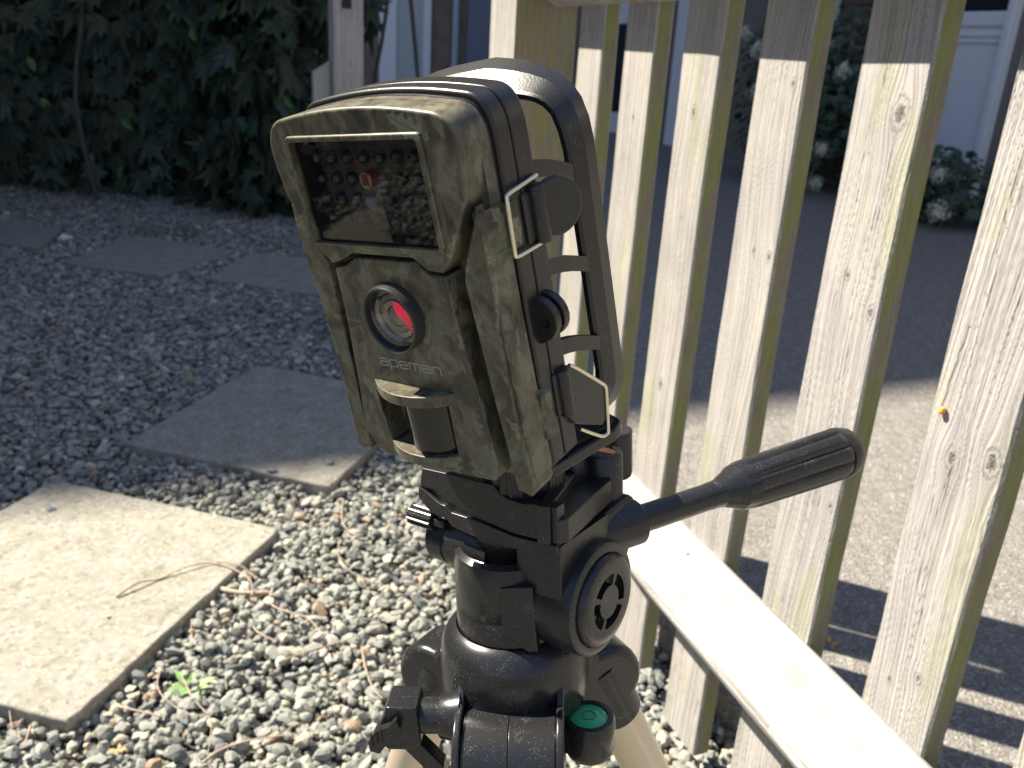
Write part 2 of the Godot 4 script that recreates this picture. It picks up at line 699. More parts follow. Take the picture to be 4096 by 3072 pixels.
# ------------------------------------------------------------------ the scene
func _ready():
	rng.seed = 20240
	var cam := Camera3D.new()
	cam.name = "camera"
	cam.transform = Transform3D(Basis(Vector3(0.998202, 0.056001, -0.021359), Vector3(-0.059936, 0.932666, -0.355727), Vector3(0, 0.356368, 0.934346)), Vector3(0, 0.97, 0))
	cam.fov = 47.4
	cam.near = 0.02
	cam.far = 300.0
	var lens := CameraAttributesPhysical.new()
	lens.frustum_focal_length = 27.3
	lens.frustum_focus_distance = 0.37
	lens.exposure_aperture = 17.0
	cam.attributes = lens
	cam.fov = 47.4
	add_child(cam)
	cam.current = true

	var sky := ProceduralSkyMaterial.new()
	sky.sky_top_color = Color(0.47, 0.56, 0.73)
	sky.sky_horizon_color = Color(0.84, 0.86, 0.87)
	sky.sky_curve = 0.12
	sky.ground_bottom_color = Color(0.25, 0.24, 0.22)
	sky.ground_horizon_color = Color(0.5, 0.52, 0.54)
	sky.sky_energy_multiplier = 0.70
	var env := Environment.new()
	env.background_mode = Environment.BG_SKY
	env.sky = Sky.new()
	env.sky.sky_material = sky
	env.tonemap_mode = Environment.TONE_MAPPER_LINEAR
	env.tonemap_exposure = 2.95
	env.sdfgi_enabled = true
	env.ssao_enabled = true
	env.ssil_enabled = true
	var we := WorldEnvironment.new()
	we.name = "environment"
	we.environment = env
	add_child(we)

	var sun := DirectionalLight3D.new()
	sun.name = "sun"
	sun.light_energy = 1.5
	sun.light_color = Color(1.0, 0.962, 0.895)
	sun.light_angular_distance = 0.5
	sun.shadow_enabled = true
	var el := deg_to_rad(48.0)
	var toward := (FENCE_U * 0.689 - FENCE_N * 0.725).normalized() * cos(el) + Vector3.UP * sin(el)
	sun.basis = Basis.looking_at(-toward)
	add_child(sun)

	make_materials()
	make_ground()
	make_apartment_block()
	make_side_house()
	make_fence()
	make_gate_post()
	make_paving()
	make_gravel()
	make_hedge()
	make_shrubs()
	make_tripod()
	make_trail_camera()
	make_litter()

func make_materials():
	M.grit = grit_texture(61, 0.35)
	var black := dusty_texture(Color(0.016, 0.0163, 0.017), 11, 1900, 34)
	M.tripod = std(Color.WHITE, 0.26, {"tex": black, "tri": 14.0, "bump": M.grit, "height": 0.003})
	M.tripod_matt = std(Color.WHITE, 0.34, {"tex": black, "tri": 14.0, "bump": M.grit, "height": 0.006})
	var shell := dusty_texture(Color(0.018, 0.0175, 0.017), 12, 500, 20)
	M.shell = std(Color.WHITE, 0.33, {"tex": shell, "tri": 12.0, "bump": M.grit, "height": 0.01})
	M.dark = std(lin(0.005, 0.005, 0.006), 0.6)
	M.camo_tex = camo_texture()
	M.camo = std(Color.WHITE, 0.42, {"tex": M.camo_tex, "tri": 5.0, "bump": M.grit, "height": 0.002})
	M.glass = std(Color(0.02, 0.02, 0.024, 0.26), 0.0, {"spec": 0.31})
	M.glass.transparency = BaseMaterial3D.TRANSPARENCY_ALPHA
	M.led = std(lin(0.03, 0.03, 0.036), 0.06, {"spec": 0.9})
	M.clear = std(lin(0.35, 0.33, 0.34), 0.12)
	M.cream = std(lin(0.55, 0.42, 0.30), 0.5)
	M.red = std(lin(0.32, 0.035, 0.02), 0.4)
	M.filter = std(lin(0.95, 0.05, 0.13), 0.12, {"metal": 0.9})
	M.lens = std(Color(0.02, 0.02, 0.02, 0.12), 0.0, {"spec": 0.5})
	M.lens.transparency = BaseMaterial3D.TRANSPARENCY_ALPHA
	M.barrel = std(lin(0.16, 0.155, 0.15), 0.16, {"metal": 0.85})
	M.tray = std(lin(0.006, 0.006, 0.007), 0.35)
	M.ring = std(lin(0.030, 0.032, 0.030), 0.28)
	M.pir = std(lin(0.014, 0.012, 0.010), 0.14)
	M.print = std(lin(0.30, 0.31, 0.30), 0.5)
	M.wire = std(lin(0.72, 0.68, 0.55), 0.3, {"metal": 1.0})
	M.chrome = std(lin(0.55, 0.57, 0.60), 0.28, {"metal": 1.0})
	M.copper = std(lin(0.16, 0.085, 0.065), 0.45, {"metal": 0.8})
	M.leg = std(lin(0.64, 0.55, 0.42), 0.34, {"metal": 0.55, "bump": M.grit, "tri": 9.0, "height": 0.002})
	M.bubble = std(lin(0.03, 0.42, 0.17), 0.08)
	M.bubble.clearcoat_enabled = true
	M.bubble_ring = std(lin(0.01, 0.05, 0.02), 0.3)

	M.algae = std(Color.WHITE, 0.85, {"tex": algae_texture(0.62, 71), "scale": Vector3(1, 2.2, 1)})
	M.algae_thin = std(Color.WHITE, 0.85, {"tex": algae_texture(0.12, 75), "scale": Vector3(0.8, 1.6, 1)})
	M.wood = []
	var knots := [
		[[0.0253, 0.905, 0.0135], [0.051, 0.747, 0.0045], [0.0105, 0.719, 0.007], [0.0105, 0.505, 0.006]],
		[[0.054, 0.617, 0.010], [0.0135, 0.63, 0.012], [0.028, 0.394, 0.006], [0.060, 0.37, 0.004], [0.055, 0.93, 0.004]],
		[[0.045, 0.839, 0.008], [0.042, 0.705, 0.004], [0.041, 0.468, 0.008]],
		[[0.018, 0.905, 0.006], [0.042, 0.719, 0.005], [0.012, 0.718, 0.006]],
		[[0.05, 0.83, 0.006], [0.02, 0.60, 0.005], [0.06, 0.3, 0.007]],
	]
	for k in 5:
		var t := wood_textures(100 + k * 17, knots[k], [1.0, 1.0, 0.3, 0.7, 0.4][k], [0.5, 0.35, 0.9, 0.7, 0.9][k])
		M.wood.append(std(Color.WHITE, 0.72, {"tex": t[0], "bump": t[1], "height": 0.16}))
	var rail := wood_textures(300, [[0.03, 0.2, 0.006], [0.06, 0.62, 0.005], [0.02, 0.95, 0.006]], 0.3, 0.3)
	M.rail = std(Color.WHITE, 0.7, {"tex": rail[0], "bump": rail[1], "height": 0.1})
	var st := slab_textures()
	M.slab = std(Color.WHITE, 0.9, {"tex": st[0], "bump": st[1], "height": 0.09, "tri": 2.1, "world": true})
	var tt := tarmac_textures()
	M.tarmac = std(Color.WHITE, 0.85, {"tex": tt[0], "bump": tt[1], "height": 0.35, "tri": 3.2, "world": true})
	M.soil = std(Color.WHITE, 0.95, {"tex": mottled_texture(81, Color(0.05, 0.045, 0.04), Color(0.13, 0.12, 0.105), 0.06), "tri": 2.0, "world": true})
	M.stone = std(Color.WHITE, 0.82, {"vertex": true, "tex": mottled_texture(82, Color(0.72, 0.72, 0.72), Color(1, 1, 1), 0.05), "tri": 22.0, "bump": M.grit, "height": 0.02})
	M.brick = std(Color.WHITE, 0.9, {"tex": mottled_texture(83, Color(0.10, 0.055, 0.04), Color(0.2, 0.12, 0.085), 0.04), "tri": 3.0})
	M.mortar = std(Color.WHITE, 0.95, {"tex": mottled_texture(84, Color(0.16, 0.14, 0.12), Color(0.24, 0.22, 0.19), 0.05), "tri": 2.0})
	M.render_wall = std(Color.WHITE, 0.9, {"tex": mottled_texture(85, Color(0.17, 0.13, 0.10), Color(0.24, 0.19, 0.15), 0.02), "tri": 0.8})
	M.white = std(lin(0.82, 0.83, 0.86), 0.35)
	M.panel = std(lin(0.50, 0.53, 0.52), 0.5)
	M.bluegrey = std(lin(0.17, 0.20, 0.26), 0.5)
	M.pipe = std(lin(0.36, 0.42, 0.50), 0.4)
	M.window = std(lin(0.012, 0.018, 0.025), 0.06)
	M.twig = std(Color.WHITE, 0.8, {"tex": mottled_texture(86, Color(0.30, 0.21, 0.15), Color(0.52, 0.41, 0.32), 0.05), "tri": 12.0})
	M.leaf = std(Color.WHITE, 0.55, {"tex": mottled_texture(87, Color(0.030, 0.056, 0.034), Color(0.055, 0.088, 0.056), 0.03), "tri": 4.0})
	M.leaf_dull = std(Color.WHITE, 0.6, {"tex": mottled_texture(88, Color(0.036, 0.052, 0.030), Color(0.062, 0.082, 0.044), 0.03), "tri": 4.0})
	M.leaf_gloss = std(Color.WHITE, 0.4, {"tex": mottled_texture(89, Color(0.028, 0.056, 0.040), Color(0.048, 0.084, 0.062), 0.03), "tri": 4.0})
	M.leaf_bright = std(lin(0.07, 0.17, 0.035), 0.55)
	M.leaf.backlight_enabled = true
	M.leaf.backlight = Color(0.12, 0.2, 0.08)
	M.sprout = std(lin(0.24, 0.42, 0.13), 0.5)
	M.sprout.backlight_enabled = true
	M.sprout.backlight = Color(0.3, 0.5, 0.15)
	M.shrub = std(Color.WHITE, 0.5, {"vertex": true})
	M.bloom = std(lin(0.56, 0.56, 0.44), 0.8)
	M.yellow = std(lin(0.62, 0.48, 0.06), 0.6)
	M.husk = std(lin(0.70, 0.34, 0.06), 0.5)
	M.post_wood = M.wood[4]
	M.litter = std(lin(0.20, 0.12, 0.07), 0.8)
	M.grass = std(lin(0.06, 0.15, 0.03), 0.6)

func make_ground():
	var mb := MB.new()
	mb.quad(Vector3(-60, -0.04, -60), Vector3(60, -0.04, -60), Vector3(60, -0.04, 60), Vector3(-60, -0.04, 60), Vector3.UP)
	tag(part("ground", mb, M.soil, self), "dark soil under the gravel", "", "", "structure")
	mb = MB.new()
	mb.block(Vector3(4.0, -0.01, 2.55), Vector3(24.0, 0.1, 4.84))
	var o := part("driveway", mb, M.tarmac, self)
	o.transform = fence_xf()
	tag(o, "grey tarmac driveway behind the picket fence", "", "", "structure")

func make_apartment_block():
	var t := thing("apartment_block", "tall brown rendered building with pale doors beyond the driveway", "building", fence_xf().translated_local(Vector3(12.0, 0, -6.0)))
	var mb := MB.new()
	mb.block(Vector3(3.0, 8.15, -0.6), Vector3(6.0, 16.3, 22.9))
	part("wall", mb, M.render_wall, t)
	# a pale framed door
	mb = MB.new()
	mb.block(Vector3(-0.02, 1.05, 8.12 + 0.10), Vector3(0.05, 2.1, 0.22), 0.004)
	mb.block(Vector3(-0.02, 1.05, 8.75), Vector3(0.05, 2.1, 0.09), 0.004)
	mb.block(Vector3(-0.02, 2.13, 8.4), Vector3(0.05, 0.06, 0.8), 0.004)
	var d := part("door_frame", mb, M.white, t)
	mb = MB.new()
	mb.block(Vector3(-0.005, 1.05, 8.52), Vector3(0.03, 2.08, 0.38), 0.004)
	mb.block(Vector3(-0.025, 1.1, 8.52), Vector3(0.02, 1.7, 0.22), 0.006)
	part("door_panel", mb, M.panel, d)
	mb = MB.new()
	mb.tube(P3([-0.05, 0, 9.13, -0.05, 16.0, 9.13]), PackedFloat32Array([0.045]), 12)
	part("drainpipe", mb, M.pipe, t)
	mb = MB.new()
	mb.block(Vector3(-0.02, 1.05, 9.95), Vector3(0.05, 2.1, 1.3), 0.004)
	part("garage_door", mb, M.bluegrey, t)
	for z in [-4.5, -1.5, 1.5, 4.5, 7.5]:
		for y in [5.2, 8.2, 11.2, 14.2]:
			mb = MB.new()
			mb.block(Vector3(-0.01, y, z), Vector3(0.08, 1.3, 1.2), 0.01)
			var w := part("window", mb, M.white, t)
			mb = MB.new()
			mb.block(Vector3(-0.04, y, z), Vector3(0.05, 1.1, 1.0))
			part("pane", mb, M.window, w)

func make_side_house():
	var t := thing("side_house", "brick house with half-glazed white doors beside the driveway", "building", fence_xf().translated_local(Vector3(5.0, 0.04, 4.9)))
	var mb := MB.new()
	mb.block(Vector3(-0.5, 2.4, 2.0), Vector3(15.0, 4.8, 4.0))
	part("wall", mb, M.mortar, t)
	# courses of brick beside the near door
	var bm := MB.new()
	bm.block(Vector3.ZERO, Vector3(0.215, 0.065, 0.03), 0.003)
	var shared := bm.mesh()
	var r := RandomNumberGenerator.new()
	r.seed = 77
	for row in 20:
		for k in 6:
			var o := put("brick", shared, M.brick, t)
			o.position = Vector3(1.0 + k * 0.225 + (0.1125 if row % 2 else 0.0), 0.075 * row + 0.05, -0.004 - r.randf() * 0.004)
	house_door(t, -0.2, 0.88, 1.37, 0.0)
	house_door(t, 4.55, 1.95, 1.31, 0.25)
	mb = MB.new()
	mb.tube(P3([1.6, 0, -0.06, 1.6, 4.7, -0.06]), PackedFloat32Array([0.034]), 12)
	part("drainpipe", mb, M.pipe, t)
	mb = MB.new()
	mb.block(Vector3(4.08, 1.15, -0.03), Vector3(0.22, 2.3, 0.08), 0.005)
	part("door_jamb", mb, M.white, t)

func house_door(t: Node3D, s0: float, width: float, glass_from: float, low: float):
	var mb := MB.new()
	var c := s0 + width / 2
	mb.block(Vector3(s0 + 0.03, 1.05, -0.03), Vector3(0.06, 2.1, 0.09), 0.006)
	mb.block(Vector3(s0 + width - 0.03, 1.05, -0.03), Vector3(0.06, 2.1, 0.09), 0.006)
	mb.block(Vector3(c, 2.13, -0.03), Vector3(width, 0.06, 0.09), 0.006)
	var f := part("door", mb, M.white, t)
	mb = MB.new()
	var g0 := glass_from if low == 0.0 else low
	mb.block(Vector3(c, g0 / 2, -0.012), Vector3(width - 0.125, g0, 0.03), 0.004)
	if low == 0.0:
		mb.block(Vector3(c, g0 - 0.05, -0.035), Vector3(width - 0.13, 0.10, 0.03), 0.012)
		mb.block(Vector3(c, g0 - 0.155, -0.034), Vector3(width - 0.13, 0.022, 0.022), 0.008)
		mb.block(Vector3(c, g0 - 0.20, -0.034), Vector3(width - 0.13, 0.014, 0.02), 0.006)
	else:
		mb.block(Vector3(c, 1.36, -0.012), Vector3(width - 0.125, 0.1, 0.05), 0.004)
		mb.block(Vector3(c, 1.75, -0.012), Vector3(width - 0.125, 0.68, 0.04), 0.004)
	part("door_panel", mb, M.white, f)
	mb = MB.new()
	mb.block(Vector3(c, (g0 + 2.08) / 2, -0.006), Vector3(width - 0.14, 2.08 - g0, 0.012))
	part("pane", mb, M.window, f)

# one picket: weathered face with its grain along v, sawn edges green with algae
func picket_mesh(w: float, t: float, h: float, flip: bool, seed_: int) -> ArrayMesh:
	var r := RandomNumberGenerator.new()
	r.seed = seed_
	var face := MB.new()
	var edge := MB.new()
	var c := 0.0025
	var n := 14
	var off := []
	for k in n + 1:
		off.append([r.randf_range(-0.0011, 0.0011), r.randf_range(-0.0011, 0.0011)])
	for k in n:
		var y0 := h * k / n
		var y1 := h * (k + 1) / n
		var a0: float = -w / 2 + off[k][0]
		var a1: float = -w / 2 + off[k + 1][0]
		var b0: float = w / 2 + off[k][1]
		var b1: float = w / 2 + off[k + 1][1]
		var v0 := 1.0 - y0 / 1.2
		var v1 := 1.0 - y1 / 1.2
		for side in [0, 1]:
			var z := 0.0 if side == 0 else t
			var nz := -1.0 if side == 0 else 1.0
			var u0 := 0.97 if flip else 0.03
			var u1 := 1.0 - u0
			face.quad(Vector3(a0 + c, y0, z), Vector3(b0 - c, y0, z), Vector3(b1 - c, y1, z), Vector3(a1 + c, y1, z), Vector3(0, 0, nz), Vector2(u0, v0), Vector2(u1, v0), Vector2(u1, v1), Vector2(u0, v1))
			var zc := z - nz * c
			var s0 := lerpf(u0, 0.0 if u0 < 0.5 else 1.0, 0.8)
			var s1 := 1.0 - s0
			face.quad(Vector3(a0, y0, zc), Vector3(a0 + c, y0, z), Vector3(a1 + c, y1, z), Vector3(a1, y1, zc), Vector3(-0.7, 0, nz * 0.7), Vector2(s0, v0), Vector2(u0, v0), Vector2(u0, v1), Vector2(s0, v1))
			face.quad(Vector3(b0, y0, zc), Vector3(b0 - c, y0, z), Vector3(b1 - c, y1, z), Vector3(b1, y1, zc), Vector3(0.7, 0, nz * 0.7), Vector2(s1, v0), Vector2(u1, v0), Vector2(u1, v1), Vector2(s1, v1))
		for side in [-1.0, 1.0]:
			var p0 := a0 if side < 0 else b0
			var p1 := a1 if side < 0 else b1
			edge.quad(Vector3(p0, y0, c), Vector3(p0, y0, t - c), Vector3(p1, y1, t - c), Vector3(p1, y1, c), Vector3(side, 0, 0), Vector2(0.1, v0), Vector2(0.3, v0), Vector2(0.3, v1), Vector2(0.1, v1))
	for y in [0.0, h]:
		edge.quad(Vector3(-w / 2, y, 0), Vector3(w / 2, y, 0), Vector3(w / 2, y, t), Vector3(-w / 2, y, t), Vector3(0, -1 if y == 0.0 else 1, 0), Vector2(0, 0), Vector2(0.9, 0), Vector2(0.9, 0.2), Vector2(0, 0.2))
	var am := face.mesh()
	edge.mesh(null, am)
	return am

func make_fence():
	var t := thing("picket_fence", "weathered grey wooden picket fence with green edges beside the tripod", "fence", fence_xf())
	# front edge positions along the fence, read from the far end
	var where := [1.325, 1.168, 1.006, 0.8405, 0.676, 0.503, 0.338, 0.172, 0.006, -0.159, -0.325, -0.49]
	var kind := [4, 4, 2, 3, 0, 1, 2, 3, 4, 2, 3, 4]
	var foot := [0.05, 0.06, 0.07, 0.048, 0.03, 0.035, 0.05, 0.05, 0.05, 0.05, 0.05, 0.05]
	for k in where.size():
		var o := put("picket", picket_mesh(0.086 if k != 4 else 0.09, 0.026, 1.17, k == 1, 500 + k), null, t)
		o.set_surface_override_material(0, M.wood[kind[k]])
		o.set_surface_override_material(1, M.algae)
		o.position = Vector3(where[k], foot[k], 0)
		o.rotation = Vector3(0, rng.randf_range(-0.012, 0.012), rng.randf_range(-0.003, 0.003))
		if k == 5:
			o.rotation = Vector3.ZERO
	arris_rail(t, "bottom_rail", 0.205, 0.365, 0.284, 0.063, 1.0, 0.03)
	arris_rail(t, "top_rail", 1.041, 1.145, 1.081, 0.067, 9.0, 0.0)
	var mb := MB.new()
	mb.block(Vector3(1.523, 0.6, -0.017), Vector3(0.121, 1.3, 0.112), 0.004)
	var p := part("fence_post", mb, null, t)
	var uvd := MB.new()
	for f in 4:
		var dirs := [Vector3(-1, 0, 0), Vector3(0, 0, -1), Vector3(1, 0, 0), Vector3(0, 0, 1)]
		var nrm: Vector3 = dirs[f]
		var acr := Vector3.UP.cross(nrm)
		var ctr := Vector3(1.523, 0, -0.017) + nrm * (0.0605 if f % 2 == 0 else 0.056)
		var hw := 0.056 if f % 2 == 0 else 0.0605
		uvd.quad(ctr - acr * hw + Vector3(0, -0.04, 0), ctr + acr * hw + Vector3(0, -0.04, 0), ctr + acr * hw + Vector3(0, 1.24, 0), ctr - acr * hw + Vector3(0, 1.24, 0), nrm, Vector2(0, 1), Vector2(1, 1), Vector2(1, 0), Vector2(0, 0))
		p.mesh = null
	uvd.quad(Vector3(1.4625, 1.24, -0.073), Vector3(1.5835, 1.24, -0.073), Vector3(1.5835, 1.24, 0.039), Vector3(1.4625, 1.24, 0.039), Vector3.UP, Vector2(0, 0), Vector2(1, 0), Vector2(1, 0.05), Vector2(0, 0.05))
	var am := ArrayMesh.new()
	var side := MB.new()
	# the face towards the viewer is green, the others are bleached
	var keep := MB.new()
	for i in range(0, uvd.V.size(), 3):
		var into: MB = side if uvd.N[i].x < -0.5 else keep
		for j in 3:
			into.V.append(uvd.V[i + j])
			into.N.append(uvd.N[i + j])
			into.U.append(uvd.U[i + j])
	keep.mesh(M.post_wood, am)
	side.mesh(M.algae_thin, am)
	p.mesh = am

# three-sided rail: flat back against the pickets, sloping top, ridge in front; it narrows to a tenon at the post
func arris_rail(t: Node3D, called: String, y0: float, y1: float, yr: float, depth: float, taper_from: float, rise: float):
	var mb := MB.new()
	var ss := [-0.6, -0.2, 0.2, 0.5, 0.7, 0.85, 1.0, 1.06, 1.2, 1.462]
	var prof := []
	var r := RandomNumberGenerator.new()
	r.seed = hash(called)
	for s in ss:
		var k := clampf((s - taper_from) / 0.4, 0.0, 1.0)
		var d: float = depth * (1.0 - 0.45 * k) + r.randf_range(-0.0012, 0.0012)
		var up: float = (s - 0.72) * rise
		var yy := lerpf(yr, (y0 + y1) / 2 + 0.02, k)
		prof.append([Vector3(s, y1 + up, -0.001), Vector3(s, y1 + up + 0.002, -0.006), Vector3(s, yy + up + 0.012, -d + 0.002), Vector3(s, yy + up + 0.002, -d), Vector3(s, yy + up - 0.006, -d + 0.003), Vector3(s, y0 + up, -0.001)])
	for i in ss.size() - 1:
		var v0: float = (ss[i] + 0.6) / 1.2
		var v1: float = (ss[i + 1] + 0.6) / 1.2
		for k in 5:
			var a: Vector3 = prof[i][k]
			var b: Vector3 = prof[i][k + 1]
			var c: Vector3 = prof[i + 1][k + 1]
			var d: Vector3 = prof[i + 1][k]
			var nn := (b - a).cross(Vector3(1, 0, 0)).normalized()
			if nn.z > 0.0 and k < 4:
				nn = -nn
			if k == 4:
				nn = nn if nn.y < 0 else -nn
			var u0: float = [0.0, 0.02, 0.8, 0.86, 0.9][k]
			var u1: float = [0.02, 0.8, 0.86, 0.9, 1.0][k]
			mb.quad(a, b, c, d, nn, Vector2(u0, v0), Vector2(u1, v0), Vector2(u1, v1), Vector2(u0, v1))
	for e in [0, ss.size() - 1]:
		for k in range(1, 5):
			mb.flat(prof[e][0], prof[e][k], prof[e][k + 1], Vector3(-1 if e == 0 else 1, 0, 0))
	part(called, mb, M.rail, t)

func make_gate_post():
	var t := thing("gate_post", "shaded wooden gate post standing beyond the picket fence by the dark hedge", "post", fence_xf().translated_local(Vector3(3.05, 0, -0.048)))
	var mb := MB.new()
	mb.quad(Vector3(-0.05, 0, -0.047), Vector3(-0.05, 0, 0.047), Vector3(-0.05, 1.3, 0.047), Vector3(-0.05, 1.3, -0.047), Vector3(-1, 0, 0), Vector2(0, 1), Vector2(1, 1), Vector2(1, 0), Vector2(0, 0))
	mb.quad(Vector3(-0.05, 0, -0.047), Vector3(0.05, 0, -0.047), Vector3(0.05, 1.3, -0.047), Vector3(-0.05, 1.3, -0.047), Vector3(0, 0, -1), Vector2(0, 1), Vector2(1, 1), Vector2(1, 0), Vector2(0, 0))
	mb.quad(Vector3(-0.05, 0, 0.047), Vector3(0.05, 0, 0.047), Vector3(0.05, 1.3, 0.047), Vector3(-0.05, 1.3, 0.047), Vector3(0, 0, 1), Vector2(0, 1), Vector2(1, 1), Vector2(1, 0), Vector2(0, 0))
	mb.quad(Vector3(0.05, 0, -0.047), Vector3(0.05, 0, 0.047), Vector3(0.05, 1.3, 0.047), Vector3(0.05, 1.3, -0.047), Vector3(1, 0, 0), Vector2(0, 1), Vector2(1, 1), Vector2(1, 0), Vector2(0, 0))
	mb.quad(Vector3(-0.05, 1.3, -0.047), Vector3(0.05, 1.3, -0.047), Vector3(0.05, 1.3, 0.047), Vector3(-0.05, 1.3, 0.047), Vector3.UP)
	part("post", mb, M.post_wood, t)
	mb = MB.new()
	mb.block(Vector3(-0.053, 1.09, -0.006), Vector3(0.006, 0.055, 0.03), 0.002)
	part("latch_plate", mb, M.dark, t)
	mb = MB.new()
	mb.at(Basis(), Vector3.ZERO)
	mb.prism(P2([-0.055, 0.62, 0.0, 0.62, 0.0, 0.9, -0.055, 0.865]), -0.02, 0.02, 0.003)
	var o := part("side_board", mb, M.post_wood, t)
	o.rotation.y = -PI / 2
	o.position = Vector3(0.03, 0, -0.05)

const SLABS := [
	[-1.026, -1.759, -0.4685, -1.610, -0.6295, -1.0214, -1.187, -1.170],
	[-0.957, -1.971, -0.806, -2.578, -0.255, -2.412, -0.406, -1.805],
	[-1.981, -3.704, -1.942, -4.315, -1.356, -4.122, -1.498, -3.580],
	[-1.285, -4.119, -1.307, -3.580, -0.744, -3.424, -0.722, -3.962],
	[-2.322, -4.386, -2.200, -3.930, -2.784, -4.10, -2.88, -4.54],
	[-1.85, -0.12, -1.28, -0.2, -1.40, -0.77, -1.97, -0.69],
]

func make_paving():
	var labels := [
		"sunlit buff paving slab at lower left with a twig across its corner",
		"half shaded paving slab behind the tripod with loose chippings on its corner",
		"shaded paving slab with grass growing behind it",
		"shaded paving slab partly hidden behind the trail camera",
		"farthest left paving slab in the shade",
		"paving slab off to the left of the path",
	]
	for k in SLABS.size():
		var a: Array = SLABS[k]
		var c := Vector2.ZERO
		for i in 4:
			c += Vector2(a[i * 2], a[i * 2 + 1]) / 4.0
		var o := PackedVector2Array()
		var r := RandomNumberGenerator.new()
		r.seed = 40 + k
		for i in 4:
			var p := Vector2(a[i * 2], a[i * 2 + 1]) - c
			var q := Vector2(a[(i * 2 + 2) % 8], a[(i * 2 + 3) % 8]) - c
			for j in 22:
				var f := j / 22.0
				var e := p.lerp(q, f)
				var wob := r.randf_range(-0.0016, 0.0016)
				if r.randf() < 0.06:
					wob -= 0.004
				e += (q - p).orthogonal().normalized() * wob
				if j == 0:
					e -= e.normalized() * 0.007
				o.append(Vector2(e.x, -e.y))
		var mb := MB.new()
		mb.at(Basis(Vector3.RIGHT, -PI / 2))
		mb.prism(o, -0.048, 0.0, 0.005, PackedVector2Array(), 0.0, 60.0)
		var s := part("paving_slab", mb, M.slab, self)
		s.position = Vector3(c.x, 0, c.y)
		tag(s, labels[k], "paving slab", "concrete stepping slabs in the gravel")

func stone_mesh(seed_: int) -> ArrayMesh:
	var r := RandomNumberGenerator.new()
	r.seed = seed_
	var t := (1.0 + sqrt(5.0)) / 2.0
	var v := []
	for p in [[-1, t, 0], [1, t, 0], [-1, -t, 0], [1, -t, 0], [0, -1, t], [0, 1, t], [0, -1, -t], [0, 1, -t], [t, 0, -1], [t, 0, 1], [-t, 0, -1], [-t, 0, 1]]:
		v.append(Vector3(p[0], p[1], p[2]).normalized())
	var f := [[0, 11, 5], [0, 5, 1], [0, 1, 7], [0, 7, 10], [0, 10, 11], [1, 5, 9], [5, 11, 4], [11, 10, 2], [10, 7, 6], [7, 1, 8], [3, 9, 4], [3, 4, 2], [3, 2, 6], [3, 6, 8], [3, 8, 9], [4, 9, 5], [2, 4, 11], [6, 2, 10], [8, 6, 7], [9, 8, 1]]
	var planes := []
	for k in 8:
		planes.append([Vector3(r.randfn(), r.randfn(), r.randfn()).normalized(), r.randf_range(0.42, 0.78)])
	var mb := MB.new()
	var push := func(d: Vector3) -> Vector3:
		var m := 1.2
		for p in planes:
			var c: float = d.dot(p[0])
			if c > 0.05:
				m = minf(m, p[1] / c)
		return d * m * Vector3(1.3, 0.8, 1.0)
	for q in f:
		var a: Vector3 = v[q[0]]
		var b: Vector3 = v[q[1]]
		var c: Vector3 = v[q[2]]
		var ab := (a + b).normalized()
		var bc := (b + c).normalized()
		var ca := (c + a).normalized()
		for s in [[a, ab, ca], [b, bc, ab], [c, ca, bc], [ab, bc, ca]]:
			mb.flat(push.call(s[0]), push.call(s[1]), push.call(s[2]), s[0] + s[1] + s[2])
	return mb.mesh()

func stone_color(r: RandomNumberGenerator) -> Color:
	var k := r.randf()
	var c := Color(0.245, 0.252, 0.222)
	if k < 0.14:
		c = Color(0.13, 0.138, 0.128)
	elif k < 0.38:
		c = Color(0.32, 0.32, 0.272)
	elif k < 0.46:
		c = Color(0.40, 0.36, 0.28)
	elif k < 0.485:
		c = Color(0.33, 0.24, 0.16)
	elif k < 0.52:
		c = Color(0.50, 0.48, 0.40)
	return c * r.randf_range(0.95, 1.3)

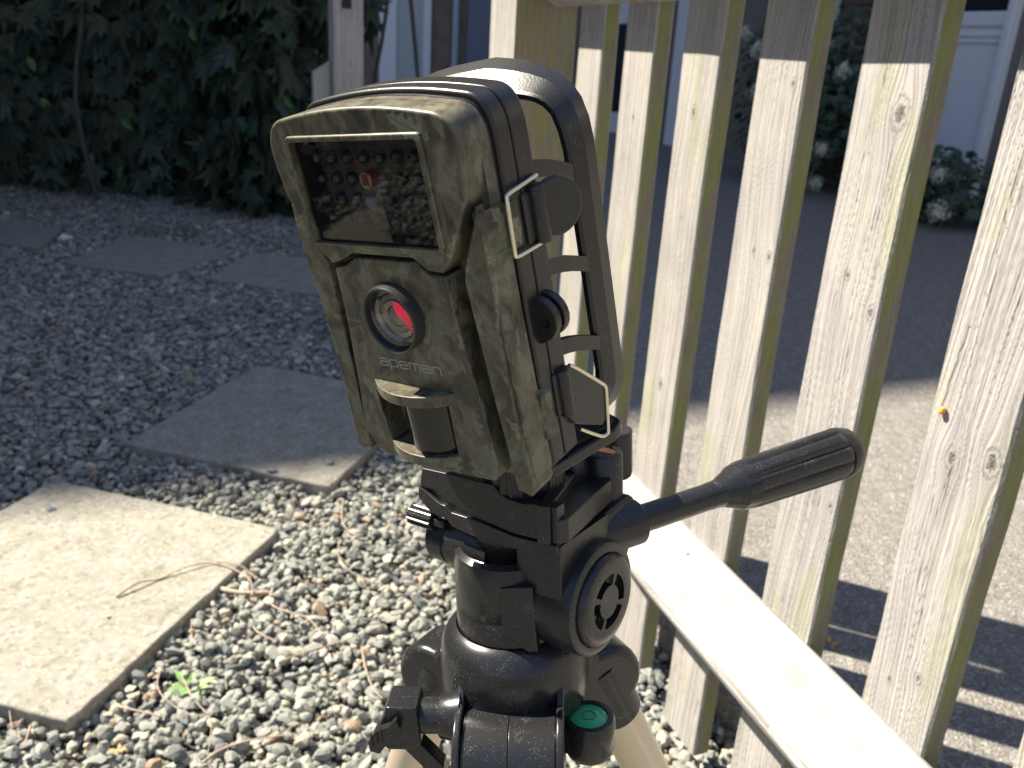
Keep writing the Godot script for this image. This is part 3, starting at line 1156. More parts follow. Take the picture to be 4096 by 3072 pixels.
func make_gravel():
	var polys := []
	for a in SLABS:
		polys.append(P2(a))
	var kinds := 7
	var bags := []
	var tints := []
	for k in kinds:
		bags.append([])
		tints.append([])
	var r := RandomNumberGenerator.new()
	r.seed = 909
	var hills := noise(15, 2.2, 2)
	var block := 0.25
	var nx := int(5.2 / block)
	var nz := int(8.4 / block)
	for bx in nx:
		for bz in nz:
			var ox := -3.6 + bx * block
			var oz := -6.2 + bz * block
			var mid := Vector2(ox + block / 2, oz + block / 2)
			if FENCE_N.x * mid.x + FENCE_N.z * mid.y - FENCE_OFF > 0.3:
				continue
			var far := mid.length()
			var fine := mid.y < -0.2 and far < 2.7
			var pitch := 0.0128 if fine else 0.0165
			var grow := 1.0 if fine else 1.3
			var n := int(block / pitch)
			for i in n:
				for j in n:
					for layer in 2:
						if layer == 1 and r.randf() < 0.55:
							continue
						var x := ox + (i + r.randf()) * pitch
						var z := oz + (j + r.randf()) * pitch
						if FENCE_N.x * x + FENCE_N.z * z - FENCE_OFF > 0.135:
							continue
						var inside := false
						for p in polys:
							if absf(p[0].x - x) < 1.2 and absf(p[0].y - z) < 1.2 and Geometry2D.is_point_in_polygon(Vector2(x, z), p):
								inside = true
								break
						if inside:
							continue
						var s := 0.0088 * grow * (0.55 + 0.95 * pow(r.randf(), 2.2))
						var y := -0.032 + 0.011 * layer + 0.006 * hills.get_noise_2d(x, z) + r.randf() * 0.004
						var b := Basis(Vector3.UP, r.randf() * TAU) * Basis(Vector3(r.randf_range(-1, 1), 0, r.randf_range(-1, 1)).normalized(), r.randf_range(-0.7, 0.7))
						var k := r.randi() % kinds
						bags[k].append(Transform3D(b.scaled_local(Vector3(s * r.randf_range(0.85, 1.3), s, s)), Vector3(x, y, z)))
						tints[k].append(stone_color(r))
	var t := Node3D.new()
	t.name = "gravel"
	add_child(t)
	tag(t, "loose grey slate chippings round the paving slabs and the tripod", "gravel", "", "stuff")
	for k in kinds:
		var mm := MultiMesh.new()
		mm.transform_format = MultiMesh.TRANSFORM_3D
		mm.use_colors = true
		mm.mesh = stone_mesh(700 + k)
		mm.instance_count = bags[k].size()
		for i in bags[k].size():
			mm.set_instance_transform(i, bags[k][i])
			mm.set_instance_color(i, tints[k][i])
		var o := MultiMeshInstance3D.new()
		o.name = numbered("chippings", t)
		o.multimesh = mm
		o.material_override = M.stone
		o.set_meta("kind", "stuff")
		t.add_child(o, true)

# a lobed leaf in the XY plane, stalk at the origin, tip along +Y, creased along its ribs
func lobed_leaf(seed_: int) -> ArrayMesh:
	var r := RandomNumberGenerator.new()
	r.seed = seed_
	var mb := MB.new()
	var pts := []
	var ang := [-112, -92, -66, -52, -38, -20, 0, 20, 38, 52, 66, 92, 112]
	var rad := [0.42, 0.30, 0.78, 0.44, 0.62, 0.42, 1.0, 0.42, 0.62, 0.44, 0.78, 0.30, 0.42]
	for k in ang.size():
		var a := deg_to_rad(ang[k] + r.randf_range(-4, 4))
		var l: float = rad[k] * r.randf_range(0.9, 1.12)
		pts.append(Vector3(sin(a) * l, 0.22 + cos(a) * l, -0.22 * l * l + (0.05 if k % 2 == 0 else -0.02)))
	var c := Vector3(0, 0.2, 0.0)
	for k in pts.size() - 1:
		mb.flat(c, pts[k], pts[k + 1], Vector3(0, 0, 1))
	mb.flat(c, pts[pts.size() - 1], Vector3(0, 0, 0), Vector3(0, 0, 1))
	mb.flat(c, Vector3(0, 0, 0), pts[0], Vector3(0, 0, 1))
	return mb.mesh()

func small_leaf(seed_: int) -> ArrayMesh:
	var mb := MB.new()
	var p := [Vector3(0, 0, 0), Vector3(0.26, 0.35, 0.05), Vector3(0.2, 0.7, 0.0), Vector3(0, 1.05, -0.12), Vector3(-0.2, 0.7, 0.0), Vector3(-0.26, 0.35, 0.05)]
	var c := Vector3(0, 0.45, -0.04)
	for k in 6:
		mb.flat(c, p[k], p[(k + 1) % 6], Vector3(0, 0, 1))
	return mb.mesh()

func leaf_basis(r: RandomNumberGenerator, out_dir: Vector3, droop: float) -> Basis:
	var n := (out_dir + Vector3(r.randf_range(-0.5, 0.5), r.randf_range(-0.1, 0.7), r.randf_range(-0.5, 0.5))).normalized()
	var tip := (Vector3.DOWN * droop + Vector3(r.randf_range(-0.7, 0.7), r.randf_range(-0.2, 0.4), r.randf_range(-0.7, 0.7)))
	tip = (tip - n * tip.dot(n)).normalized()
	return Basis(tip.cross(n), tip, n)

func stuff(called: String, parent: Node, m: Mesh, mat: Material, xs: Array, tints := []) -> MultiMeshInstance3D:
	var mm := MultiMesh.new()
	mm.transform_format = MultiMesh.TRANSFORM_3D
	mm.use_colors = tints.size() > 0
	mm.mesh = m
	mm.instance_count = xs.size()
	for i in xs.size():
		mm.set_instance_transform(i, xs[i])
		if tints.size():
			mm.set_instance_color(i, tints[i])
	var o := MultiMeshInstance3D.new()
	o.name = numbered(called, parent)
	o.multimesh = mm
	o.material_override = mat
	o.set_meta("kind", "stuff")
	parent.add_child(o, true)
	return o

func hedge_along(t: Node3D, line: Array, height: float, singles: int, loose: int, r: RandomNumberGenerator, big: Array, small: ArrayMesh):
	# dark tangle of stems inside, so that the crown is deep and not a card
	var total := 0.0
	for k in line.size() - 1:
		total += line[k].distance_to(line[k + 1])
	var mid := Vector2(-1.2, -1.5)
	var xs := []
	var greens := []
	for i in loose + singles:
		var d := r.randf() * total
		var k := 0
		while k < line.size() - 2 and d > line[k].distance_to(line[k + 1]):
			d -= line[k].distance_to(line[k + 1])
			k += 1
		var a: Vector2 = line[k]
		var b: Vector2 = line[k + 1]
		var along := (b - a).normalized()
		var nrm := along.orthogonal()
		if nrm.dot(mid - a) < 0:
			nrm = -nrm
		var p := a + along * d
		var single := i >= loose
		var y := r.randf_range(0.10, minf(height, 1.5)) if single else pow(r.randf(), 0.9) * height
		var depth := r.randf_range(-0.05, 0.16) if single else r.randf_range(-0.75, 0.05)
		depth -= 0.12 * (1.0 - clampf(y / 0.35, 0, 1)) - 0.10 * sin(p.x * 4.0 + y * 3.0)
		depth += 1.9 * smoothstep(1.45, 2.7, y) if height > 2.0 else 0.0
		p += nrm * depth
		var size := r.randf_range(0.09, 0.19)
		var bs := leaf_basis(r, Vector3(nrm.x, 0.15, nrm.y), 1.0)
		if single:
			var o := put("leaf", big[r.randi() % big.size()], [M.leaf, M.leaf_dull, M.leaf_gloss][r.randi() % 3], t)
			o.transform = Transform3D(bs.scaled_local(Vector3.ONE * size), Vector3(p.x, y, p.y))
		elif r.randf() < 0.05:
			greens.append(Transform3D(bs.scaled_local(Vector3.ONE * 0.09), Vector3(p.x + nrm.x * 0.1, y, p.y + nrm.y * 0.1)))
		else:
			xs.append(Transform3D(bs.scaled_local(Vector3.ONE * size * 1.1), Vector3(p.x, y, p.y)))
	stuff("foliage", t, big[0], M.leaf, xs.slice(0, xs.size() / 2))
	stuff("foliage", t, big[2], M.leaf_dull, xs.slice(xs.size() / 2))
	stuff("young_shoots", t, small, M.leaf_bright, greens)
	for k in line.size() - 1:
		var a: Vector2 = line[k]
		var b: Vector2 = line[k + 1]
		var nrm := (b - a).orthogonal().normalized()
		if nrm.dot(mid - a) < 0:
			nrm = -nrm
		for j in int(a.distance_to(b) / 0.35) + 1:
			var p := a.lerp(b, j * 0.35 / a.distance_to(b)) - nrm * r.randf_range(1.0, 1.3)
			var pts := PackedVector3Array()
			for q in 6:
				pts.append(Vector3(p.x + r.randf_range(-0.08, 0.08), height * q / 5.0 - 0.04, p.y + r.randf_range(-0.08, 0.08)))
			var mb := MB.new()
			mb.tube(curve(pts, 3), PackedFloat32Array([0.014]), 6)
			part("stem", mb, M.soil, t)

func make_hedge():
	var r := RandomNumberGenerator.new()
	r.seed = 4411
	var big := [lobed_leaf(1), lobed_leaf(2), lobed_leaf(3), lobed_leaf(4)]
	var small := small_leaf(1)
	var t := thing("leafy_hedge", "dark shaded hedge of big lobed leaves at the end of the gravel", "hedge")
	hedge_along(t, [Vector2(-4.3, -5.35), Vector2(-3.3, -5.5), Vector2(-2.0, -5.45), Vector2(-1.40, -5.0), Vector2(-1.27, -5.5)], 3.0, 290, 6500, r, big, small)
	var side := thing("side_hedge", "hedge of lobed leaves along the left side of the gravel", "hedge")
	hedge_along(side, [Vector2(-2.95, 2.4), Vector2(-3.0, -2.2), Vector2(-3.9, -5.2)], 1.62, 0, 4200, r, big, small)

func make_shrubs():
	var r := RandomNumberGenerator.new()
	r.seed = 815
	var leaf := lobed_leaf(9)
	var head := flower_head(3)
	# s, w, radius along, radius across, height, leaves, flowers (s, y, w)
	var beds := [
		["tall dark shrub with white flower heads against the brick house", 6.1, 4.3, 1.15, 0.5, 1.5, 1700, [6.53, 1.20, 3.9, 6.33, 1.07, 3.9, 5.30, 0.96, 3.9, 5.37, 0.41, 3.9, 5.38, 0.16, 3.9, 5.9, 0.55, 3.85, 6.2, 0.75, 3.85, 5.6, 0.2, 3.85]],
		["low leafy shrub with fading blooms under the white door", 4.55, 4.25, 0.62, 0.4, 0.5, 520, [4.30, 0.38, 3.95, 4.2, 0.16, 3.9, 4.6, 0.44, 4.0]],
	]
	for b in beds:
		var t := thing("flowering_shrub", b[0], "shrub", fence_xf().translated_local(Vector3(b[1], 0.04, b[2])))
		var xs := []
		var tints := []
		for i in b[6]:
			var d := Vector3(r.randfn(), r.randfn(), r.randfn()).normalized() * pow(r.randf(), 0.4)
			var p := Vector3(d.x * b[3], b[5] * (0.5 + 0.5 * d.y), d.z * b[4])
			p.x *= 1.0 - 0.35 * p.y / b[5]
			var bs := leaf_basis(r, Vector3(d.x, 0.6, d.z - 0.4), 0.5)
			xs.append(Transform3D(bs.scaled_local(Vector3.ONE * r.randf_range(0.045, 0.085)), p))
			var g := r.randf_range(0.6, 1.25)
			tints.append(Color(0.030 * g, 0.062 * g, 0.028 * g))
		stuff("foliage", t, leaf, M.shrub, xs, tints)
		for k in 5:
			var mb := MB.new()
			var x: float = b[3] * r.randf_range(-0.4, 0.4)
			mb.tube(curve(PackedVector3Array([Vector3(x * 0.4, 0, 0), Vector3(x * 0.7, b[5] * 0.4, 0.05), Vector3(x, b[5] * 0.8, 0)])), PackedFloat32Array([0.012]), 6)
			part("stem", mb, M.twig, t)
		var fl: Array = b[7]
		for k in range(0, fl.size(), 3):
			var o := put("flower_head", head, M.bloom, t)
			o.transform = Transform3D(Basis(Vector3.UP, r.randf() * TAU).scaled(Vector3.ONE * r.randf_range(0.85, 1.2)), Vector3(fl[k] - b[1], fl[k + 1] - 0.04, fl[k + 2] - b[2]))

func flower_head(seed_: int) -> ArrayMesh:
	var r := RandomNumberGenerator.new()
	r.seed = seed_
	var mb := MB.new()
	for k in 240:
		var d := Vector3(r.randfn(), r.randfn() + 0.4, r.randfn()).normalized()
		var c := d * 0.058 * r.randf_range(0.55, 1.15) * (1.0 + 0.25 * sin(d.x * 5.0 + d.y * 3.0))
		var a := d.cross(Vector3(r.randfn(), r.randfn(), r.randfn())).normalized() * 0.009
		var b := (d + Vector3(r.randfn(), r.randfn(), r.randfn()) * 0.4).normalized().cross(a).normalized() * 0.009
		mb.flat(c + a, c + b, c - a + d * 0.003, d)
		mb.flat(c - a + d * 0.003, c - b, c + a, d)
	return mb.mesh()

func twig(called: String, label: String, a: Array, y: float, rad: float, group := "", mat: Material = null):
	var pts := PackedVector3Array()
	var c := Vector3(a[0], y, a[1])
	var r := RandomNumberGenerator.new()
	r.seed = hash(label) + int(a[0] * 1000)
	for i in range(0, a.size(), 2):
		pts.append(Vector3(a[i], y + r.randf_range(-0.002, 0.006), a[i + 1]) - c)
	var p := curve(pts, 4)
	var rr := PackedFloat32Array()
	for i in p.size():
		rr.append(rad * lerpf(1.0, 0.5, float(i) / p.size()) * r.randf_range(0.85, 1.15))
	var mb := MB.new()
	mb.tube(p, rr, 6)
	var o := part(called, mb, mat if mat else M.twig, self)
	o.position = c
	tag(o, label, "twig", group)
	return o

func make_litter():
	var f: MeshInstance3D = twig("twig", "long forked brown twig lying over the edge of the sunlit slab", [-0.695, -1.333, -0.670, -1.370, -0.641, -1.396, -0.600, -1.436, -0.553, -1.457, -0.479, -1.415, -0.457, -1.362], 0.004, 0.0022)
	var mb := MB.new()
	mb.tube(curve(P3([0.0, 0, 0, 0.045, -0.006, 0.0, 0.085, -0.012, 0.03])), PackedFloat32Array([0.0017, 0.001]), 6)
	var fork := part("side_shoot", mb, M.twig, f)
	fork.position = Vector3(0.142, 0.004, -0.124)
	twig("twig", "short thick pale stick end beside the sunlit slab", [-0.539, -1.402, -0.513, -1.389, -0.474, -1.380, -0.433, -1.387], -0.012, 0.0058)
	var lines := [
		[-0.549, -1.173, -0.539, -1.127, -0.509, -1.090, -0.467, -1.066, -0.436, -1.063, -0.421, -1.036, -0.410, -0.987],
		[-0.505, -1.144, -0.475, -1.106, -0.437, -1.067], [-0.584, -1.075, -0.549, -1.064, -0.498, -1.055], [-0.492, -1.459, -0.475, -1.396, -0.454, -1.361],
		[-0.363, -1.195, -0.322, -1.229, -0.265, -1.271, -0.204, -1.316], [-0.433, -1.413, -0.423, -1.364, -0.382, -1.332, -0.344, -1.319, -0.310, -1.278],
		[-0.341, -1.591, -0.332, -1.532, -0.295, -1.480, -0.243, -1.445, -0.182, -1.407], [-0.232, -1.243, -0.215, -1.194, -0.197, -1.153, -0.177, -1.123],
		[-0.411, -0.968, -0.393, -0.995, -0.357, -1.017, -0.305, -1.037], [-0.778, -1.102, -0.747, -1.070, -0.706, -1.008], [-0.686, -1.022, -0.672, -0.980],
		[-0.445, -1.309, -0.422, -1.278, -0.382, -1.255], [-0.544, -1.294, -0.528, -1.251, -0.493, -1.208], [-0.369, -1.763, -0.354, -1.678, -0.323, -1.624, -0.296, -1.612],
	]
	var which := [
		"long pale S-curved twig on the gravel beside the green seedling", "short twig leaning over the green seedling", "straight pale twig by the lower edge of the sunlit slab", "small upright twig beside the right corner of the sunlit slab",
		"long straight dark twig on the gravel left of the tripod leg", "hooked pale twig in the middle of the sunlit gravel", "long wavy twig on the gravel nearest behind the tripod head", "short curved twig close to the left tripod leg",
		"long brown twig at the bottom edge of the gravel", "pale twig at the lower left corner by the sunlit slab", "stub of twig under the near corner of the sunlit slab", "pale bent twig right of the slab's long edge",
		"crooked brown twig close along the slab's long edge", "thin curled twig in front of the half shaded slab",
	]
	for k in lines.size():
		twig("twig", which[k], lines[k], -0.013, 0.0011 + 0.0005 * (k % 3), "dry twigs on the sunlit gravel")
	var dim := [[-1.393, -3.205, -1.332, -3.155, -1.230, -3.140], [-0.992, -2.886, -0.981, -2.973, -0.945, -3.025], [-1.879, -4.793, -1.702, -4.717, -1.592, -4.833]]
	for k in dim.size():
		twig("twig", ["pale curved stick alone on the shaded gravel", "bent brown twig on shaded gravel left of the trail camera", "thin stick on the gravel close under the hedge"][k], dim[k], -0.01, 0.006 if k == 0 else 0.004)
	sprout_plant("weed", "pale green seedling growing in the sunlit gravel beside the slab", Vector3(-0.488, -0.024, -1.14), 0.027, 11, 1)
	sprout_plant("weed", "tiny green leaf in the gravel behind the sunlit slab", Vector3(-0.637, -0.022, -1.69), 0.018, 4, 2)
	grass_tuft("grass_tuft", "green grass tuft behind the middle shaded slab", Vector3(-1.82, -0.03, -4.47), 0.16, 90, 3)
	grass_tuft("grass_tuft", "small grass tuft behind the slab by the trail camera", Vector3(-1.2, -0.03, -4.30), 0.09, 50, 4)
	sprout_plant("fallen_leaf", "yellow leaf scrap on the gravel behind the picket foot", Vector3(0.283, -0.012, -1.275), 0.012, 3, 5, M.yellow)
	sprout_plant("fallen_leaf", "larger yellow leaf scrap under the bottom rail", Vector3(0.39, -0.01, -1.178), 0.02, 3, 6, M.yellow)
	sprout_plant("fallen_leaf", "orange leaf scrap at the near corner of the sunlit slab", Vector3(-0.54, -0.012, -0.986), 0.009, 4, 7, M.husk)
	sprout_plant("fallen_leaf", "orange leaf scrap on the tarmac behind the pickets", Vector3(0.572, 0.044, -1.262), 0.016, 4, 8, M.husk)
	var lr := RandomNumberGenerator.new()
	lr.seed = 5150
	var bits := []
	while bits.size() < 380:
		var p := Vector2(lr.randf_range(-3.2, 0.5), lr.randf_range(-5.3, -0.6))
		if FENCE_N.x * p.x + FENCE_N.z * p.y > FENCE_OFF or p.y > -1.9 and lr.randf() < 0.75:
			continue
		var bs := Basis(Vector3.UP, lr.randf() * TAU) * Basis(Vector3.RIGHT, lr.randf_range(0.9, 2.1)) * Basis(Vector3.UP, lr.randf_range(-0.6, 0.6))
		bits.append(Transform3D(bs.scaled_local(Vector3.ONE * lr.randf_range(0.008, 0.024)), Vector3(p.x, -0.012 + lr.randf() * 0.006, p.y)))
	var lt := stuff("leaf_litter", self, small_leaf(4), M.litter, bits)
	tag(lt, "brown scraps of dead leaf scattered over the gravel", "leaf litter", "", "stuff")
	var loose := [[-0.563, 0.003, -1.862], [-0.432, 0.003, -1.922], [-0.966, 0.003, -1.625]]
	for k in 3:
		var st := put("chipping", stone_mesh(830 + k), std(lin(0.17, 0.19, 0.2), 0.8), self)
		st.transform = Transform3D(Basis(Vector3.UP, k * 1.3).scaled(Vector3(0.011, 0.008, 0.009)), Vector3(loose[k][0], loose[k][1], loose[k][2]))
		tag(st, ["grey stone chip on the lit front corner of the half shaded slab", "grey stone chip near the right edge of the half shaded slab", "lone dark stone chip on top of the sunlit slab"][k], "stone chip")
	var w := put("pebble", stone_mesh(850), std(lin(0.75, 0.74, 0.72), 0.7), self)
	w.transform = Transform3D(Basis().scaled(Vector3.ONE * 0.03), Vector3(-2.21, -0.01, -4.2))
	tag(w, "white pebble in the shaded gravel by the far left slab", "pebble")
	mb = MB.new()
	mb.block(Vector3.ZERO, Vector3(0.0055, 0.008, 0.005), 0.002)
	var h := part("husk", mb, M.husk, self)
	h.transform = fence_xf().translated_local(Vector3(0.532, 0.69, -0.003)).rotated_local(Vector3(0, 0, 1), 0.5)
	tag(h, "tiny orange husk stuck to the cracked edge of a near picket", "husk")

func sprout_plant(called: String, label: String, where: Vector3, size: float, n: int, seed_: int, mat: Material = null):
	var r := RandomNumberGenerator.new()
	r.seed = seed_ * 31
	var t := thing(called, label, "weed" if called == "weed" else "leaf", Transform3D(Basis(), where))
	var lf := small_leaf(2)
	for k in n:
		var a := TAU * k / n + r.randf_range(-0.4, 0.4)
		var d := Vector3(cos(a), r.randf_range(0.25, 0.7), sin(a)).normalized()
		var side := d.cross(Vector3.UP).normalized()
		var o := put("leaf", lf, mat if mat else M.sprout, t)
		o.transform = Transform3D(Basis(side, d, side.cross(d)).scaled_local(Vector3.ONE * size * r.randf_range(0.7, 1.3)), Vector3(cos(a), 0, sin(a)) * size * 0.3)

func grass_tuft(called: String, label: String, where: Vector3, size: float, n: int, seed_: int):
	var r := RandomNumberGenerator.new()
	r.seed = seed_ * 17
	var mb := MB.new()
	for k in n:
		var p := Vector3(r.randf_range(-1, 1), 0, r.randf_range(-0.5, 0.5)) * size
		var l := Vector3(r.randf_range(-0.5, 0.5), r.randf_range(0.5, 1), r.randf_range(-0.5, 0.5)) * 0.07
		var s := Vector3(r.randfn(), 0, r.randfn()).normalized() * 0.003
		mb.flat(p - s, p + s, p + l, Vector3(0, 0.3, 1))
	var o := part(called, mb, M.grass, self)
	o.position = where
	tag(o, label, "grass", "", "")

# ------------------------------------------------------------------ trail camera (millimetres; x right, y up, z out of its face)
func make_trail_camera():
	var frame := Basis(Vector3(0.802702, 0.120367, 0.584108), Vector3(-0.221797, 0.969419, 0.105034), Vector3(-0.553603, -0.213864, 0.804852)).orthonormalized()
	var t := thing("trail_camera", "camouflaged trail camera with black back and carrying loop screwed on the tripod", "trail camera", Transform3D(frame, Vector3(-0.047978, 0.869069, -0.320044)))
	var B := Transform3D(Basis.from_scale(Vector3.ONE * MM), Vector3.ZERO)
	var xc := 5.4
	# the arched top with its rounded corners, from the right side over to the left
	var crown := func(hw: float, top: float) -> PackedVector2Array:
		var o := PackedVector2Array()
		for i in 9:
			var f := i / 8.0
			var p := Vector2(hw, 64.0).lerp(Vector2(hw, 76.6 + top), f).lerp(Vector2(hw, 76.6 + top).lerp(Vector2(hw * 0.8, 78.2 + top), f), f)
			o.append(Vector2(xc + p.x, p.y))
		for i in range(1, 10):
			var f := 0.8 - 0.16 * i
			o.append(Vector2(xc + hw * f, 76.5 + top + 4.7 * (1.0 - f * f)))
		for i in 9:
			o.append(Vector2(2.0 * xc - o[8 - i].x, o[8 - i].y))
		return o
	# outline of the whole body seen from the front, k widens it
	var body := func(hw: float, low: float, top: float, k: float) -> PackedVector2Array:
		var o := PackedVector2Array()
		o.append_array(P2([xc - hw + 4, -63 + low, xc - 31, -66 + low, xc, -67 + low, xc + 31, -67 + low, xc + hw - 4, -65.5 + low, xc + hw, -61 + low]))
		o.append_array(crown.call(hw, top))
		o.append_array(P2([xc - hw, -59 + low]))
		return o
	# ---- camouflaged front shell
	var mb := MB.new(B)
	mb.prism(body.call(46.4, 1.5, 0.4, 1.0), -15.8, -10.5, 0.0)
	var shell := part("front_shell", mb, M.camo, t)
	# hood round the lamp window
	var hood := P2([-18.7, 24.6, -11.5, 28.0, 20.0, 28.0, 26.0, 23.6, 33.0, 23.3, 38.3, 28.5, 46.4, 43.0, 50.2, 50.0])
	hood.append_array(crown.call(46.8, 0.3))
	hood.append_array(P2([-39.9, 50.0, -36.6, 43.0, -29.3, 28.5, -24.0, 23.3]))
	mb = MB.new(B)
	mb.prism(hood, -14, 0.0, 1.3, MB.rounded(P2([-28.4, 31.9, 35.3, 31.9, 35.3, 70.9, -28.4, 70.9]), 1.6, 3), 0.0, 30.0)
	part("lamp_hood", mb, M.camo, shell)
	# tongue with the sensor opening
	var tongue := P2([33.2, 21.6, 34.4, 2.0, 36.6, -22.0, 38.8, -45.0, 39.4, -54.0, 36.0, -63.6, 20, -64.6, 4.5, -64.9, -12, -64.4, -27.0, -62.4, -32.4, -54.0, -31.2, -45.0, -27.9, -22.0, -25.2, 2.0, -24.0, 21.6, -18.3, 22.6, -11.0, 26.2, 19.7, 26.2, 25.5, 21.8])
	mb = MB.new(B)
	mb.prism(tongue, -14, -0.9, 0.7, MB.rounded(P2([-17.4, -56.2, 19.6, -56.2, 20.4, -31.5, -19.2, -31.5]), 1.0, 2), 0.0, 30.0)
	part("front_tongue", mb, M.camo, shell)
	for side in [1.0, -1.0]:
		var w := PackedVector2Array()
		for q in [[46.8, 46.2], [45.2, 45.0], [36.0, 26.0], [34.9, 21.0], [36.0, 2.0], [37.2, -22.0], [39.0, -45.0], [39.6, -57.0], [40.4, -64.6], [46.6, -66.2], [48.2, -63.0], [46.2, -30.0], [45.6, 6.0], [47.0, 13.0], [47.3, 40.0]]:
			w.append(Vector2(xc + q[0] * side, q[1] - (1.6 if side > 0 else 0.0)))
		mb = MB.new(B)
		mb.prism(w, -15.8, -2.4, 1.6, PackedVector2Array(), 0.0, 28.0)
		part("side_wing", mb, M.camo, shell)
	for side in [1.0, -1.0]:   # sloping flank between the wing and the seam on the side
		var e := PackedVector2Array()
		for q in [[46.2, 44.0], [47.2, 40.0], [46.9, 8.0], [48.4, -60.0], [46.5, -66.0], [42.0, -66.0], [42.0, -50.0], [42.0, 44.0]]:
			e.append(Vector2(xc + q[0] * side, q[1]))
		mb = MB.new(B)
		mb.prism(e, -16.2, -4.4, 2.6, PackedVector2Array(), 0.0, 30.0)
		part("flank", mb, M.camo, shell)
	mb = MB.new(B)
	mb.prism(P2([49.5, 14.0, 51.2, 8.0, 51.2, -16.0, 48.0, -27.0, 47.0, -27.0, 48.2, -10.0]), -8.0, -4.6, 1.0)
	mb.prism(P2([50.2, 46.5, 51.6, 43.0, 51.3, 32.0, 48.8, 27.5, 47.6, 29.0, 48.6, 40.0]), -8.0, -4.0, 1.0)
	part("flank_rib", mb, M.camo, shell)
	# ---- lamp window
	mb = MB.new(B)
	mb.prism(MB.rounded(P2([-30.2, 31.2, 37.3, 31.2, 37.4, 72.6, -30.2, 72.6]), 2.2, 4), -1.0, 1.3, 0.9, MB.rounded(P2([-28.2, 32.3, 35.4, 32.3, 35.4, 70.5, -28.2, 70.5]), 1.2, 3))
	var wf := part("window_frame", mb, M.camo, t)
	mb = MB.new(B)
	mb.block(Vector3(3.6, 51.4, -11.6), Vector3(66, 42, 1.6))
	var board := part("lamp_board", mb, M.dark, wf)
	mb = MB.new(B)
	mb.prism(MB.rounded(P2([-24.5, 34.5, 31.5, 34.5, 31.5, 67.5, -24.5, 67.5]), 3, 3), -11.0, -10.6, 0.3)
	mb.prism(P2([-28.3, 32.0, 35.2, 32.0, 35.2, 70.8, -28.3, 70.8]), -10.8, -2.2, 0.0, P2([-27.3, 33.0, 34.2, 33.0, 34.2, 69.8, -27.3, 69.8]))
	part("lamp_tray", mb, M.tray, board)
	mb = MB.new(B)
	mb.at(Basis(Vector3.RIGHT, PI / 2))
	var dome := PackedVector2Array([Vector2(2.5, -1.2)])
	for i in 6:
		var a := PI / 2 * i / 5.0
		dome.append(Vector2(2.5 * cos(a), 2.6 * sin(a)))
	mb.lathe(dome, 16)
	var led := mb.mesh()
	for row in 4:
		for col in 7:
			if col == 3 and (row == 1 or row == 2):
				continue
			var o := put("infrared_lamp", led, M.led, t)
			o.position = Vector3(-27.9 + col * 8.45 + 0.1, 62.1 - row * 7.9, -9.6) * MM
	mb = MB.new(B)
	mb.at(Basis(Vector3.RIGHT, PI / 2), Vector3(-1.0, 54.3, -10.0))
	mb.drum(3.3, -1.0, 3.4, 0.2, 24)
	var sen := part("light_sensor", mb, M.red, t)
	mb = MB.new(B)
	mb.at(Basis(Vector3.RIGHT, PI / 2), Vector3(-1.0, 54.3, -10.0))
	mb.drum(3.0, 3.3, 3.55, 0.1, 24)
	part("sensor_face", mb, M.cream, sen)
	mb = MB.new(B)
	var zig := PackedVector3Array()
	for i in 9:
		zig.append(Vector3(-1.0 + (1.5 if i % 2 == 0 else -1.5), 52.1 + 0.55 * i, -6.4))
		zig.append(Vector3(-1.0 + (1.5 if i % 2 == 0 else -1.5), 52.1 + 0.55 * (i + 0.9), -6.4))
	mb.tube(zig, PackedFloat32Array([0.2]), 5)
	part("sensor_track", mb, M.red, sen)
	mb = MB.new(B)
	mb.at(Basis(Vector3.RIGHT, PI / 2) , Vector3(-1.6, 45.6, -9.8))
	mb.lathe(P2([3.1, -1.2, 3.1, 1.6, 2.6, 3.2, 1.5, 4.3, 0, 4.7]), 20)
	mb.at(Basis())
	mb.block(Vector3(0.2, 46.2, -7.2), Vector3(1.2, 2.0, 0.4), 0.1)
	mb.tube(P3([1.4, 48.2, -8.5, 3.8, 50.4, -8.0, 6.4, 50.0, -8.5]), PackedFloat32Array([0.9, 1.1, 0.6]), 6)
	part("status_lamp", mb, M.clear, t)
	mb = MB.new(B)
	mb.block(Vector3(3.55, 51.4, -1.2), Vector3(64.2, 38.8, 0.8))
	part("window_glass", mb, M.glass, wf)
	# ---- lens
	mb = MB.new(B)
	mb.at(Basis(Vector3.RIGHT, PI / 2), Vector3(4.6, 4.0, 0))
	mb.lathe(P2([13.8, -1.0, 13.6, 3.6, 13.3, 4.5, 12.8, 4.8, 12.4, 4.5, 12.2, 3.8, 12.2, -0.8]), 56)
	var ring := part("lens_ring", mb, M.ring, t)
	mb = MB.new(B)
	mb.at(Basis(Vector3.RIGHT, PI / 2), Vector3(4.6, 4.0, 0))
	mb.lathe(P2([12.2, 0.8, 9.9, 1.0, 8.8, -0.2, 7.0, -0.3, 6.6, 0.1, 4.4, 0.1, 4.0, -0.5, 0, -0.6]), 40)
	part("lens_barrel", mb, M.barrel, ring)
	mb = MB.new(B)
	mb.at(Basis(), Vector3(4.6, 4.0, 0))
	var seg := P2([1.6, 7.2, 4.6, 6.6, 7.6, 3.6, 9.3, 0.0, 9.6, -4.0, 8.4, -5.4, 6.4, -3.6, 4.6, -0.6, 2.2, 1.4, 1.3, 4.0])
	mb.prism(seg, 1.1, 1.4)
	part("lens_filter", mb, M.filter, ring)
	mb = MB.new(B)
	mb.at(Basis(Vector3.RIGHT, PI / 2), Vector3(4.6, 4.0, 0))
	var cap := PackedVector2Array()
	for i in 8:
		var a := 0.39 * (1.0 - i / 7.0)
		cap.append(Vector2(32.0 * sin(a), 32.0 * cos(a) - 26.6))
